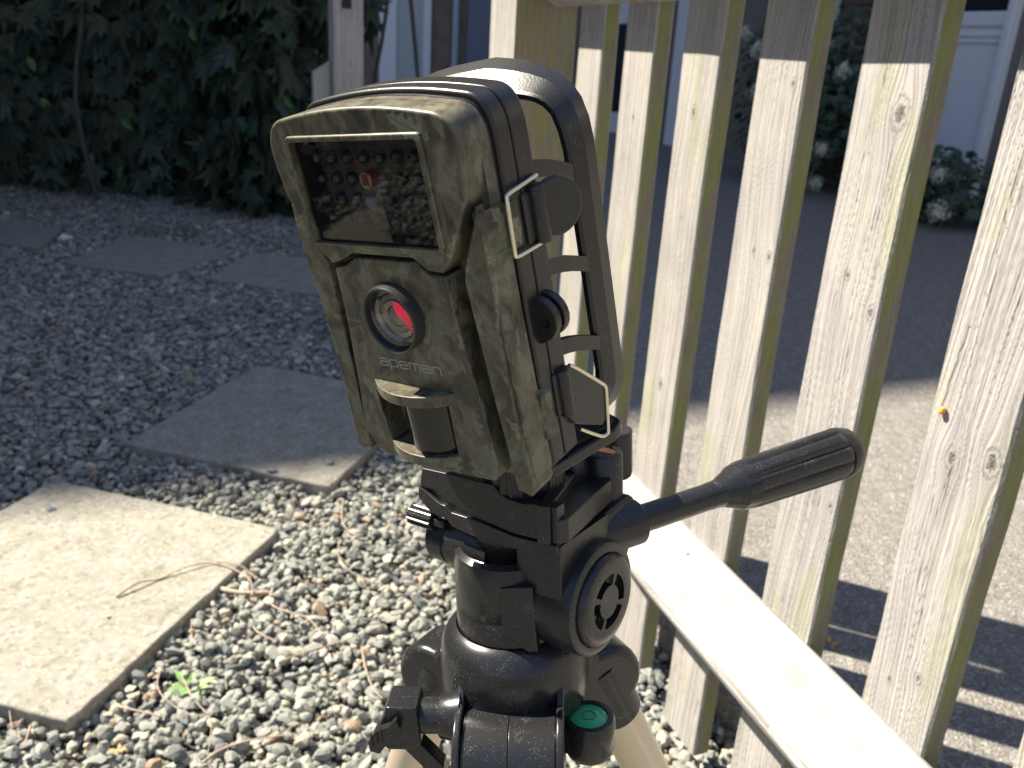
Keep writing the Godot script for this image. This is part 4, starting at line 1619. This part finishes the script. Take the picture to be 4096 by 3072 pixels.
	mb.lathe(cap, 40)
	part("lens_glass", mb, M.lens, ring)
	# ---- motion sensor
	var shelf := func(mb: MB, y0: float, y1: float, x0: float, x1: float, out: float) -> void:
		var o := PackedVector2Array()
		o.append(Vector2(x0, 2.0))
		for i in 15:
			var f := i / 14.0
			o.append(Vector2(lerpf(x0, x1, f), 0.9 - out * (1.0 - pow(absf(f * 2 - 1), 2.2))))
		o.append(Vector2(x1, 2.0))
		mb.at(Basis(Vector3.RIGHT, -PI / 2))
		mb.prism(o, y0, y1, 0.5, PackedVector2Array(), 0.5, 30.0)
		mb.home()
	mb = MB.new(B)
	shelf.call(mb, -31.2, -26.4, -18.4, 25.0, 8.6)
	var sh := part("sensor_hood", mb, M.camo, t)
	mb = MB.new(B)
	shelf.call(mb, -60.5, -55.6, -17.6, 20.6, 6.2)
	part("sensor_sill", mb, M.camo, sh)
	mb = MB.new(B)
	mb.at(Basis(), Vector3(5.0, 0, -12.5))
	mb.lathe(P2([15.2, -56.5, 15.2, -31.0]), 40)
	mb.home()
	mb.block(Vector3(1.0, -44, -13.2), Vector3(40, 27, 0.6))
	part("sensor_lens", mb, M.pir, sh)
	# ---- printed name
	mb = MB.new(B)
	var glyphs := {
		"a": [[0, 1, 0.82, 1, 1, 0.82, 1, 0], [1, 0, 0.16, 0, 0, 0.14, 0, 0.42, 0.14, 0.56, 1, 0.56]],
		"p": [[0, -0.62, 0, 0.84, 0.16, 1, 0.84, 1, 1, 0.84, 1, 0.16, 0.84, 0, 0, 0]],
		"e": [[1, 0, 0.16, 0, 0, 0.16, 0, 0.84, 0.16, 1, 0.84, 1, 1, 0.84, 1, 0.5, 0, 0.5]],
		"m": [[0, 0, 0, 1, 1.25, 1, 1.4, 0.85, 1.4, 0], [0.7, 1, 0.7, 0]],
		"n": [[0, 0, 0, 1, 0.84, 1, 1, 0.84, 1, 0]],
	}
	var pen := -11.7
	for ch in "apeman":
		for line in glyphs[ch]:
			var pts := []
			for i in range(0, line.size(), 2):
				pts.append(Vector2(pen + line[i] * 4.05, -19.0 + line[i + 1] * 2.95))
			for i in pts.size() - 1:
				var d: Vector2 = (pts[i + 1] - pts[i]).normalized()
				var q := d.orthogonal() * 0.27
				var a: Vector2 = pts[i] - d * 0.27
				var b: Vector2 = pts[i + 1] + d * 0.27
				var z := -0.82 + 0.002 * (i % 3)
				mb.quad(Vector3(a.x + q.x, a.y + q.y, z), Vector3(a.x - q.x, a.y - q.y, z), Vector3(b.x - q.x, b.y - q.y, z), Vector3(b.x + q.x, b.y + q.y, z), Vector3(0, 0, 1))
		pen += 4.05 * (1.4 if ch == "m" else 1.0) + 1.25
	part("printed_name", mb, M.print, t)
	# ---- black middle and back shells
	mb = MB.new(B)
	mb.prism(body.call(45.6, -0.5, 0.6, 1.0), -19, -15.5)
	mb.prism(body.call(47.4, -1.5, 2.6, 1.0), -26.2, -18.2, 1.6, PackedVector2Array(), 0.5)
	var mid := part("middle_shell", mb, M.shell, t)
	mb = MB.new(B)
	mb.prism(body.call(46.0, -1.0, 1.4, 1.0), -28, -26)
	part("seal", mb, M.dark, mid)
	mb = MB.new(B)
	mb.prism(body.call(47.4, -1.5, 2.6, 1.0), -36.5, -27.0, 0.7, PackedVector2Array(), 1.2)
	mb.prism(P2([-30, 50, 39, 50, 40, 72, 33, 77.5, 4.5, 79.5, -24, 77.5, -31, 72]), -46, -36, 0.6, PackedVector2Array(), 3.0)
	part("back_shell", mb, M.shell, t)
	# ---- carrying loop behind the back: broad band, its front edge lower than its back edge
	var back := P2([4.5, 81.2, 12.2, 80.2, 18.5, 79.2, 24.0, 77.8, 30.5, 75.2, 36.0, 71.6, 40.0, 68.2, 43.0, 63.8, 45.2, 56.5, 46.2, 48.0, 46.2, 9.0, 46.3, -54.0, 45.6, -60.0, 43.7, -65.0, 39.8, -72.0, 34.9, -77.0, 26.0, -80.0, 4.5, -81.0])
	var front := P2([4.5, 73.4, 12.2, 72.8, 18.5, 72.0, 25.2, 70.6, 30.5, 69.6, 34.7, 68.4, 38.6, 66.2, 42.0, 62.6, 44.4, 55.5, 45.6, 47.7, 45.9, 9.0, 46.0, -49.0, 45.2, -54.5, 43.0, -59.0, 39.0, -64.0, 34.0, -67.5, 26.0, -69.5, 4.5, -70.5])
	var middle := PackedVector2Array()
	for i in front.size():
		middle.append(front[i].lerp(back[i], 0.5))
	var ringf := func(o: PackedVector2Array, z: float, grow: float) -> PackedVector3Array:
		var p := PackedVector3Array()
		var full := PackedVector2Array()
		for q in o:
			full.append(q)
		for i in range(o.size() - 2, 0, -1):
			full.append(Vector2(4.5 - (o[i].x - 4.5) * 1.7, o[i].y))
		for q in full:
			var c := Vector2(4.5, clampf(q.y, -40, 44))
			var d := (q - c).normalized() if absf(q.y) > 44 or absf(q.y) > 40 else Vector2(signf(q.x - 4.5), 0)
			p.append(Vector3(q.x + d.x * grow, q.y + d.y * grow, z))
		return p
	mb = MB.new(B)
	var stages := [[front, -71.4, -4.5], [front, -70.2, -3.6], [front, -70.0, -1.4], [front, -71.2, -0.2], [middle, -78.6, 1.1], [back, -86.6, 0.0], [back, -88.0, -1.2], [back, -88.2, -3.6], [back, -87.0, -4.5], [front, -71.4, -4.5]]
	for k in stages.size() - 1:
		var a: Array = stages[k]
		var b: Array = stages[k + 1]
		mb.skin(ringf.call(a[0], a[1], a[2]), ringf.call(b[0], b[1], b[2]), true, k == 8)
	var loop := part("carrying_loop", mb, M.shell, t)
	for row in [[39.0, -69.0, 49.0, -36.0], [0.9, -70.5, 11.0, -36.0], [-34.8, -71.0, -22.5, -36.0]]:
		mb = MB.new(B)
		for k in 6:
			var f0 := k / 6.0
			var f1 := (k + 1) / 6.0
			var y0 := lerpf(row[2], row[0], f0) + 1.6 * sin(PI * f0)
			var y1 := lerpf(row[2], row[0], f1) + 1.6 * sin(PI * f1)
			var z0 := lerpf(row[3], row[1], f0)
			var z1 := lerpf(row[3], row[1], f1)
			for x in [43.0, 46.4]:
				mb.quad(Vector3(x, y0 - 3.3, z0), Vector3(x, y0 + 3.3, z0), Vector3(x, y1 + 3.3, z1), Vector3(x, y1 - 3.3, z1), Vector3(1 if x > 44 else -1, 0, 0))
			for s in [-3.3, 3.3]:
				mb.quad(Vector3(43.0, y0 + s, z0), Vector3(46.4, y0 + s, z0), Vector3(46.4, y1 + s, z1), Vector3(43.0, y1 + s, z1), Vector3(0, signf(s), 0))
		part("loop_rung", mb, M.shell, loop)
	mb = MB.new(B)
	mb.block(Vector3(4.5, 0, -52), Vector3(50, 60, 34), 3.0)
	part("back_block", mb, M.shell, loop)
	# ---- latches, wires, padlock ears
	mb = MB.new(B)
	mb.at(Basis(), Vector3(54.0, 0, -33.0))
	mb.drum(3.6, 24.5, 45.5, 0.6, 20)
	mb.home()
	mb.block(Vector3(52.5, 35, -29.5), Vector3(3.0, 18, 9), 0.6)
	mb.at(Basis(Vector3.UP, PI / 2 - 0.38), Vector3(56.0, 35.2, -41.0))
	var disc := PackedVector2Array()
	for i in 36:
		var a := TAU * i / 36.0
		disc.append(Vector2(10.9 * cos(a), 10.9 * sin(a)))
	mb.prism(disc, -1.4, 1.4, 1.0, PackedVector2Array(), 1.0)
	mb.home()
	var la := part("latch", mb, M.shell, t)
	mb = MB.new(B)
	mb.tube(curve(P3([54.4, 48.2, -34.5, 54.8, 47.8, -27.0, 55.4, 47.2, -16.0, 55.6, 45.8, -14.6, 55.8, 42.0, -14.0, 55.8, 28.6, -13.6, 55.6, 26.6, -13.8, 55.4, 25.4, -15.2, 55.0, 25.0, -24.0, 54.6, 24.8, -33.5]), 3), PackedFloat32Array([0.85]), 10)
	part("latch_wire", mb, M.wire, la)
	mb = MB.new(B)
	mb.prism(P2([50, 28.6, 54.0, 27.6, 55.0, 35.0, 54.2, 44.0, 50, 43.5]), -21.5, -15.5, 1.0, PackedVector2Array(), 1.0)
	part("catch", mb, M.camo, la)
	mb = MB.new(B)
	mb.at(Basis(), Vector3(53.6, 0, -31.5))
	mb.drum(3.2, -46.5, -26.5, 0.6, 20)
	mb.home()
	mb.block(Vector3(52.3, -36, -29.5), Vector3(3.0, 18, 8), 0.6)
	mb.at(Basis(Vector3.UP, -PI / 2), Vector3(53.6, 0, 0))
	mb.prism(MB.rounded(P2([-30, -26.0, -36, -27.0, -57.0, -45.0, -58.0, -50.0, -56.5, -61.0, -52.5, -63.5, -34.0, -52.5, -30, -46.5]), 3.0, 4), -1.3, 1.3, 0.8, PackedVector2Array(), 0.8)
	mb.home()
	la = part("latch", mb, M.shell, t)
	mb = MB.new(B)
	mb.tube(curve(P3([54.0, -27.4, -36.5, 54.4, -31.0, -41.0, 55.0, -45.0, -55.5, 55.2, -47.5, -57.3, 55.2, -50.5, -57.4, 55.2, -66.5, -55.1, 55.0, -68.4, -54.3, 54.0, -67.6, -50.5, 53.0, -57.5, -38.5]), 3), PackedFloat32Array([0.85]), 10)
	part("latch_wire", mb, M.wire, la)
	mb = MB.new(B)
	mb.prism(P2([49.5, -47.5, 52.5, -50.4, 55.0, -49.0, 53.6, -40, 54.6, -30.5, 52.6, -28.4, 49.5, -31.0]), -23.0, -15.5, 1.0, PackedVector2Array(), 1.0)
	part("catch", mb, M.camo, la)
	var ear := PackedVector2Array([Vector2(50, -12.5), Vector2(53.5, -12.0)])
	for i in 9:
		var a := lerpf(-0.9, PI / 2, i / 8.0)
		ear.append(Vector2(52.6 + 9.0 * cos(a), -2.5 + 9.0 * sin(a)))
	ear.append(Vector2(49, 7.5))
	for z in [-24.6, -30.2]:
		mb = MB.new(B)
		var hole := PackedVector2Array()
		for i in 14:
			hole.append(Vector2(56.6 + 2.1 * cos(TAU * i / 14), -3.2 + 2.1 * sin(TAU * i / 14)))
		mb.prism(ear, z - 1.6, z + 1.6, 0.5, hole, 0.0)
		part("padlock_ear", mb, M.shell, t)
	mb = MB.new(B)
	mb.at(Basis(), Vector3(4.5, 0, -36))
	mb.drum(15, -72.5, -62.0, 1.0)
	part("mount_boss", mb, M.shell, t)

# ------------------------------------------------------------------ tripod (millimetres; y along its column)
func make_tripod():
	var frame := Basis(Vector3(0.802702, 0.120367, 0.584108), Vector3(-0.097326, 0.992729, -0.070822), Vector3(-0.588386, 0.0, 0.80858)).orthonormalized()
	var home := Transform3D(frame, Vector3(-0.010352, 0.813114, -0.352517))
	var t := thing("photo_tripod", "black photo tripod with pan handle and champagne legs on the gravel", "tripod", home)
	var B := Transform3D(Basis.from_scale(Vector3.ONE * MM), Vector3.ZERO)
	var ax := Vector3(-3.5, 0, -17.5)
	# ---- quick release plate, tipped forward with the camera
	var tip := Basis(Vector3.RIGHT, 0.2135)
	var mb := MB.new(B)
	mb.at(tip * Basis(Vector3.RIGHT, PI / 2), Vector3.ZERO)
	var plate := MB.rounded(P2([-28, 6, 42, 12, 47.5, -10, 51.5, -25, 50, -33, 42, -36, -20, -34, -30, -20]), 5.0, 4)
	mb.prism(plate, 3.0, 8.5, 1.0, PackedVector2Array(), 1.0)
	var qr := part("release_plate", mb, M.tripod, t)
	mb = MB.new(B)
	mb.at(tip * Basis(Vector3.RIGHT, PI / 2), Vector3.ZERO)
	mb.prism(MB.rounded(P2([-25, 3, 39, 8, 44.5, -11, 48.5, -25, 47, -31, 41, -33, -18, -31, -27, -19]), 4.0, 4), 1.2, 3.2, 0.5, PackedVector2Array(), 0.6)
	part("rubber_pad", mb, M.dark, qr)
	# ---- ribbed locking wheel
	mb = MB.new(B)
	mb.at(Basis(), Vector3(6.0, 0, -19.0))
	var wheel := PackedVector2Array()
	for i in 96:
		var a := TAU * i / 96.0
		var rr := 18.6 if i % 4 < 2 else 17.9
		wheel.append(Vector2(rr * cos(a), rr * sin(a)))
	mb.at(Basis(Vector3.RIGHT, -PI / 2), Vector3(6.0, 0, -19.0))
	mb.prism(wheel, -33.5, -14.0, 0.6, PackedVector2Array(), 0.6, 20.0)
	part("locking_wheel", mb, M.tripod_matt, t)
	# ---- platform
	mb = MB.new(B)
	mb.at(Basis(Vector3.RIGHT, -PI / 2))
	mb.prism(MB.rounded(P2([-39, 1.5, -10, 0.5, 37, 0, 39.5, 5, 33.5, 50, 24, 66, -28, 60, -41, 30, -41.5, 8]), 2.0, 3), -46.0, -34.5, 0.8, PackedVector2Array(), 0.8, 30.0)
	mb.home()
	# raised front wall, dished where the wheel shows
	mb.prism(P2([-40.8, -26.8, -20, -26.0, 2.6, -25.6, 6.3, -29.0, 10.7, -30.6, 19.5, -30.6, 28, -28.6, 37.0, -28.2, 37.0, -45.4, 27.4, -46.0, 14.3, -46.9, 2.8, -45.8, 0.4, -43.4, -2.1, -41.7, -17.8, -41.9, -25.5, -39.8, -32.1, -36.2, -39.3, -36.9, -43.0, -35.8]), -6.0, 0.0, 0.5, PackedVector2Array(), 0.4, 25.0)
	var plat := part("platform", mb, M.tripod_matt, t)
	mb = MB.new(B)
	mb.at(Basis(Vector3.UP, PI / 2 + 0.30), Vector3(37.0, 0, 0))
	mb.prism(P2([-0.5, -28.2, 30, -29.0, 54, -29.0, 54, -36.0, 30.0, -36.5, 6.0, -36.0, 7.5, -46.0, -0.5, -46.0]), -9.0, -3.0, 0.8)
	part("side_arm", mb, M.tripod_matt, plat)
	mb = MB.new(B)   # lip under the slot, tapering out of the front wall
	mb.prism(P2([-43.1, -36.6, -39.4, -37.8, -30.1, -42.3, -26.6, -42.5, -22.9, -45.2, -7.5, -45.3, 2.7, -46.4, 14.3, -47.5, 27.4, -46.6, 37.0, -45.9, 37.2, -50.0, 12.0, -54.0, -11.4, -54.0, -23.5, -52.3, -26.2, -49.3, -33.2, -49.1, -37.7, -47.3, -43.7, -42.3]), -16.0, 1.0, 0.5, PackedVector2Array(), 0.0, 25.0)
	part("release_lever", mb, M.tripod_matt, plat)
	mb = MB.new(B)
	mb.at(Basis(), Vector3(23.5, 0, -59.0))
	mb.lathe(P2([9.8, -66.0, 9.8, -50.2, 9.2, -49.6, 9.2, -48.8, 9.8, -48.2, 9.8, -25.4, 9.2, -24.4, 7.4, -24.0, 7.2, -26.5, 0, -26.6]), 36)
	mb.home()
	mb.block(Vector3(14, -33, -48), Vector3(16, 14, 22), 2.0)
	part("lock_boss", mb, M.tripod_matt, plat)
	mb = MB.new(B)
	mb.at(Basis(), Vector3(23.5, 0, -59.0))
	mb.drum(6.6, -27.0, -25.4, 0.4, 24)
	part("copper_screw", mb, M.copper, plat)
	mb = MB.new(B)   # rounded back corner of the head behind the boss
	mb.at(Basis(Vector3.RIGHT, -PI / 2))
	mb.prism(MB.rounded(P2([0, 62, 26, 66, 31, 74, 26, 84, 8, 86, -2, 78]), 6, 4), -44.0, -19.0, 1.5, PackedVector2Array(), 3.0)
	part("back_corner", mb, M.tripod_matt, plat)
	# ---- tilt body: block under the platform, cheek with the round knob
	mb = MB.new(B)
	mb.prism(P2([12.5, -50.0, 13.5, -53.5, 13.5, -69.0, 15.0, -72.0, 22.0, -74.0, 30.0, -78.0, 36.0, -82.0, 37.6, -76.0, 38.0, -46.8, 14, -49.5]), -40.0, -0.6, 0.8, PackedVector2Array(), 0.4, 30.0)
	mb.at(Basis(), Vector3.ZERO)
	mb.prism(P2([10.0, -74.0, 22.0, -76.0, 34.0, -84.0, 34.0, -94.0, 26.0, -93.0, 18.0, -88.0, 10.0, -84.0]), -40.0, -5.0, 2.4, PackedVector2Array(), 0.4, 30.0)
	mb.home()
	var tb := part("tilt_body", mb, M.tripod_matt, t)
	mb = MB.new(B)
	var kc := Vector3(0, -83.0, -26.0)
	var kb := Basis(Vector3.BACK, -PI / 2)
	mb.at(kb, kc)
	mb.lathe(P2([0, 8, 24.5, 8, 26.2, 12, 27.0, 22, 27.4, 40.5, 26.8, 42.6, 25.0, 43.6, 22.6, 43.4, 22.3, 42.0, 0, 42.0]), 56)
	mb.home()
	mb.at(Basis(Vector3.UP, PI / 2))
	mb.prism(MB.rounded(P2([2.0, -50.0, 66.0, -47.0, 72.0, -56.0, 66.0, -70.0, 52.0, -90.0, 6.0, -84.0, 0.8, -70.0]), 5.0, 4), 18.0, 37.0, 3.0, PackedVector2Array(), 2.0, 30.0)
	mb.home()
	part("cheek", mb, M.tripod_matt, tb)
	mb = MB.new(B)
	mb.at(kb, kc)
	mb.lathe(P2([22.0, 41.0, 22.0, 44.6, 21.2, 46.0, 19.6, 46.8, 15.5, 46.9]), 48)
	for k in 4:   # four slots between spokes
		var a0 := TAU * k / 4 + 0.12 + 0.45
		var a1 := TAU * (k + 1) / 4 - 0.12 + 0.45
		mb.lathe(P2([8.0, 46.9, 8.0, 42.5]), 10, a0, a1)
		mb.lathe(P2([13.2, 42.5, 13.2, 46.9]), 10, a0, a1)
		mb.lathe(P2([8.0, 42.5, 13.2, 42.5]), 10, a0, a1)
		mb.lathe(P2([13.2, 46.9, 8.0, 46.9]), 4, a1, a1 + 0.24)
	mb.lathe(P2([15.6, 46.9, 13.2, 46.9]), 48)
	mb.lathe(P2([8.0, 46.9, 0, 46.9]), 32)
	part("tilt_knob", mb, M.tripod, tb)
	mb = MB.new(B)
	mb.at(kb, Vector3(0, -66.5, -13.5))
	mb.lathe(P2([0, -44, 11.6, -44, 13.4, -42.4, 13.6, -33, 12.9, -32.6, 12.9, -31.8, 13.6, -31.4, 13.6, -5, 0, -5]), 36)
	part("tilt_barrel", mb, M.tripod_matt, tb)
	mb = MB.new(B)
	var gear := PackedVector2Array()
	for i in 48:
		var a := TAU * i / 48.0
		var rr := 4.9 if i % 4 < 2 else 4.2
		gear.append(Vector2(rr * cos(a), rr * sin(a)))
	mb.at(Basis(Vector3.UP, PI / 2), Vector3(-52.5, -54.5, -2.5))
	mb.prism(gear, 0, 15.5, 0.5, PackedVector2Array(), 0.5, 20.0)
	mb.at(kb, Vector3(-40, -54.5, -2.5))
	mb.drum(2.4, -4, 10, 0.2, 16)
	part("lock_screw", mb, M.tripod, tb)
	# ---- pan column
	mb = MB.new(B)
	mb.at(Basis(), ax)
	mb.lathe(P2([0, -104, 27.2, -104, 27.2, -92.6, 26.9, -92.2, 26.9, -91.8, 27.2, -91.4, 27.0, -69.0, 26.2, -64.5, 23.4, -62.6, 21.5, -64.5, 20.6, -72, 0, -72]), 64)
	mb.at(Basis(), ax)
	mb.lathe(P2([0, -72, 15.5, -72, 15.5, -64, 17.0, -60, 17.0, -50, 0, -50]), 40)
	mb.home()
	var col := part("pan_column", mb, M.tripod, t)
	mb = MB.new(B)
	mb.at(Basis(Vector3.UP, 0.42), ax)
	mb.prism(P2([2.0, -72.0, 17.0, -70.0, 18.0, -103.0, 14.0, -104.0, 2.0, -96.0]), 10.0, 27.9, 0.6)
	part("pan_stop", mb, M.tripod_matt, col)
	# ---- spider and legs
	mb = MB.new(B)
	mb.at(Basis(), ax)
	mb.lathe(P2([0, -158, 29, -158, 33.5, -150, 37.0, -138, 36.8, -126, 36.5, -119, 35.7, -114, 34.2, -110.2, 32.2, -107.3, 30.2, -105.4, 28.6, -104.4, 27.9, -104.1, 27.6, -105.5, 28.4, -110, 0, -110]), 64)
	var sp := part("spider", mb, M.tripod, t)
	var facing := atan2(0.55, 0.835)     # turn of the front leg about the column
	for k in 3:
		var turn := facing + TAU * k / 3.0
		var dir := Basis(Vector3.UP, turn)
		var cy := -151.0 if k == 0 else -150.0
		var rad := 23.0 if k == 0 else 20.5
		var mid := 40.0 if k == 0 else 47.0
		var hw := 25.0 if k == 0 else 14.5
		mb = MB.new(B)
		# side profile in the upright plane through the leg, pushed sideways; local x is outward
		mb.at(dir * Basis(Vector3.UP, -PI / 2), ax)
		var prof := PackedVector2Array([Vector2(20, -118.0 if k == 0 else -101.0)])
		for i in 13:
			var a := lerpf(PI / 2 + 0.25, -0.9, i / 12.0)
			prof.append(Vector2(mid + rad * cos(a), cy + rad * sin(a)))
		prof.append_array(P2([40, cy - 22.0, 20, cy - 20.0]))
		if k == 0:
			for z in [-1.0, 1.0]:
				var e0 := minf(z * hw, z * (hw - 3.6))
				mb.prism(prof, e0, e0 + 3.6, 1.2, PackedVector2Array(), 1.2, 30.0)
			var inner := PackedVector2Array([Vector2(20, cy + 17.0)])
			for i in 13:
				var a := lerpf(PI / 2 + 0.1, -1.2, i / 12.0)
				inner.append(Vector2(mid + 1.0 + 22.4 * cos(a), cy - 3.0 + 22.4 * sin(a)))
			inner.append(Vector2(20, cy - 24.0))
			mb.prism(inner, -hw + 4.0, -0.12, 0.3, PackedVector2Array(), 0.3, 30.0)
			mb.prism(inner, 0.12, hw - 4.0, 0.3, PackedVector2Array(), 0.3, 30.0)
		else:
			mb.prism(prof, -hw, hw, 5.0, PackedVector2Array(), 5.0, 30.0)
		var hinge := part("leg_hinge", mb, M.tripod, sp)
		# leg: hinge socket, tube, foot
		var pivot := ax + dir * Vector3(0, cy, mid)
		var down := (dir * Vector3(0, -1.0, 0.42)).normalized()
		var world_down := frame * down
		var p0 := home * (pivot * MM)
		var length := (p0.y + 0.025) / -world_down.y / MM
		mb = MB.new(B)
		mb.tube(PackedVector3Array([pivot - down * 8.0, pivot + down * 30.0, pivot + down * 31.0]), PackedFloat32Array([15.5, 14.6, 13.8]), 28)
		part("leg_socket", mb, M.tripod, hinge)
		mb = MB.new(B)
		mb.tube(PackedVector3Array([pivot + down * 20.0, pivot + down * length * 0.5]), PackedFloat32Array([12.6]), 28)
		mb.tube(PackedVector3Array([pivot + down * length * 0.5, pivot + down * (length - 12.0)]), PackedFloat32Array([9.8]), 24)
		var leg := part("leg", mb, M.leg, t)
		mb = MB.new(B)
		mb.tube(PackedVector3Array([pivot + down * (length * 0.5 - 18.0), pivot + down * (length * 0.5 + 16.0)]), PackedFloat32Array([15.0]), 20)
		part("leg_clamp", mb, M.tripod, leg)
		mb = MB.new(B)
		mb.tube(PackedVector3Array([pivot + down * (length - 26.0), pivot + down * length]), PackedFloat32Array([12.5, 14.0]), 20)
		part("foot", mb, M.tripod_matt, leg)
	# ---- spirit level on its bracket, between the front and the right leg
	var bd := Basis(Vector3.UP, facing + TAU / 6.0)
	var bc: Vector3 = ax + bd * Vector3(0, 0, 42.0)
	mb = MB.new(B)
	mb.at(Basis(), bc)
	mb.lathe(P2([0, -164, 11.0, -164, 12.4, -160, 12.6, -146, 11.8, -144.4, 9.4, -144.2, 9.2, -146.5, 0, -146.6]), 36)
	mb.at(bd, ax)
	mb.block(Vector3(0, -154, 24.0), Vector3(24, 17, 34), 2.5)
	var lv := part("level_housing", mb, M.tripod, sp)
	mb = MB.new(B)
	mb.at(Basis(), bc)
	mb.lathe(P2([9.3, -146.4, 9.2, -145.0, 8.6, -144.6, 4.0, -144.3, 0, -144.25]), 32)
	var vial := part("level_vial", mb, M.bubble, lv)
	mb = MB.new(B)
	var circ := PackedVector3Array()
	for i in 25:
		circ.append(bc + Vector3(3.2 * cos(TAU * i / 24), -144.25, 3.2 * sin(TAU * i / 24)))
	mb.tube(circ, PackedFloat32Array([0.22]), 6, false)
	part("level_ring", mb, M.bubble_ring, vial)
	# ---- column clamp: shaft to the left of the front hinge, bracket, thumb screw and lever
	var side := Basis(Vector3.UP, facing)
	var cb := side * Basis(Vector3.BACK, PI / 2)     # local y points to the left
	var co: Vector3 = ax + side * Vector3(5.0, -138.0, 30.0)
	mb = MB.new(B)
	mb.at(cb, co)
	mb.lathe(P2([0, 28.6, 12.6, 28.6, 11.4, 32, 10.4, 38.0, 9.6, 38.8, 8.3, 39.0, 8.3, 54, 0, 54]), 36)
	var cs := part("clamp_shaft", mb, M.tripod, sp)
	mb = MB.new(B)
	mb.at(side, co)
	mb.prism(MB.rounded(P2([-47.5, 10.5, -62.5, 11.0, -63.5, 7.0, -66.0, 2.0, -66.5, -8.0, -63.0, -12.5, -50.0, -12.5, -47.0, -9.0, -47.0, -4.0]), 3.0, 4), -8.5, 9.5, 2.4, PackedVector2Array(), 2.0, 30.0)
	part("clamp_bracket", mb, M.tripod, cs)
	mb = MB.new(B)
	mb.at(side, co)
	mb.prism(MB.rounded(P2([-57.0, 7.5, -60.0, 4.0, -67.5, 0.5, -71.0, -5.0, -70.5, -10.0, -66.0, -11.5, -62.0, -6.0, -55.0, 2.0]), 1.0, 3), 8.0, 13.5, 0.8)
	for k in 3:
		mb.block(Vector3(-69.0 + k * 2.4, -3.5 + k * 1.6, 14.0), Vector3(0.8, 8.0, 1.0), 0.2)
	part("thumb_screw", mb, M.tripod, cs)
	mb = MB.new(B)
	mb.at(side, co)
	mb.prism(MB.rounded(P2([-60.0, -11.0, -49.5, -11.0, -38.0, -25.0, -37.0, -31.5, -40.0, -37.0, -53.0, -44.0, -64.0, -50.0, -67.0, -47.0, -63.0, -41.0, -56.0, -37.0, -47.5, -31.0, -47.0, -27.0]), 2.0, 3), -4.0, 5.0, 1.2, PackedVector2Array(), 1.0, 30.0)
	part("clamp_lever", mb, M.tripod, cs)
	# ---- pan handle
	var S := Vector3(33.0, -61.0, -54.0)
	var E := Vector3(97.0, -59.8, -214.0)
	var dirh := (E - S).normalized()
	var hb := Basis(dirh.cross(Vector3.UP).normalized(), dirh, dirh.cross(Vector3.UP).normalized().cross(dirh)).orthonormalized()
	mb = MB.new(B)
	mb.at(hb, S)
	mb.lathe(P2([0, -14, 11.2, -14, 11.4, 12.5, 10.6, 13.4, 0, 13.4]), 36)
	var hd := part("pan_handle", mb, M.tripod_matt, t)
	mb = MB.new(B)
	mb.at(hb, S)
	mb.lathe(P2([0, 8, 7.0, 8, 6.9, 66, 7.6, 76, 0, 76]), 32)
	part("handle_rod", mb, M.tripod_matt, hd)
	mb = MB.new(B)
	mb.at(hb, S)
	var flutes := 9
	var rows := [[60.0, 7.0, 0.0], [68.0, 7.5, 0.0], [75.0, 10.0, 0.1], [80.0, 12.2, 0.5], [87.0, 13.4, 1.2], [118.0, 14.2, 1.7], [140.0, 14.7, 1.7], [154.0, 14.9, 1.4], [156.5, 14.4, 0.5]]
	var segs := flutes * 8
	for i in rows.size() - 1:
		var A: PackedVector3Array = []
		var C: PackedVector3Array = []
		for q in segs:
			var a := TAU * q / segs
			var dip := pow(maxf(0.0, cos(a * flutes)), 3.0)
			var r0: float = rows[i][1] - rows[i][2] * dip
			var r1: float = rows[i + 1][1] - rows[i + 1][2] * dip
			A.append(Vector3(r0 * cos(a), rows[i][0], r0 * sin(a)))
			C.append(Vector3(r1 * cos(a), rows[i + 1][0], r1 * sin(a)))
		mb.skin(A, C)
	part("handle_grip", mb, M.tripod, hd)
	mb = MB.new(B)
	mb.at(hb, S)
	mb.lathe(P2([13.0, 155.5, 13.0, 157.2, 14.7, 157.9, 14.9, 161.0, 14.0, 165.6, 11.2, 169.0, 6.0, 170.8, 0, 171.2]), 40)
	part("grip_cap", mb, M.tripod_matt, hd)
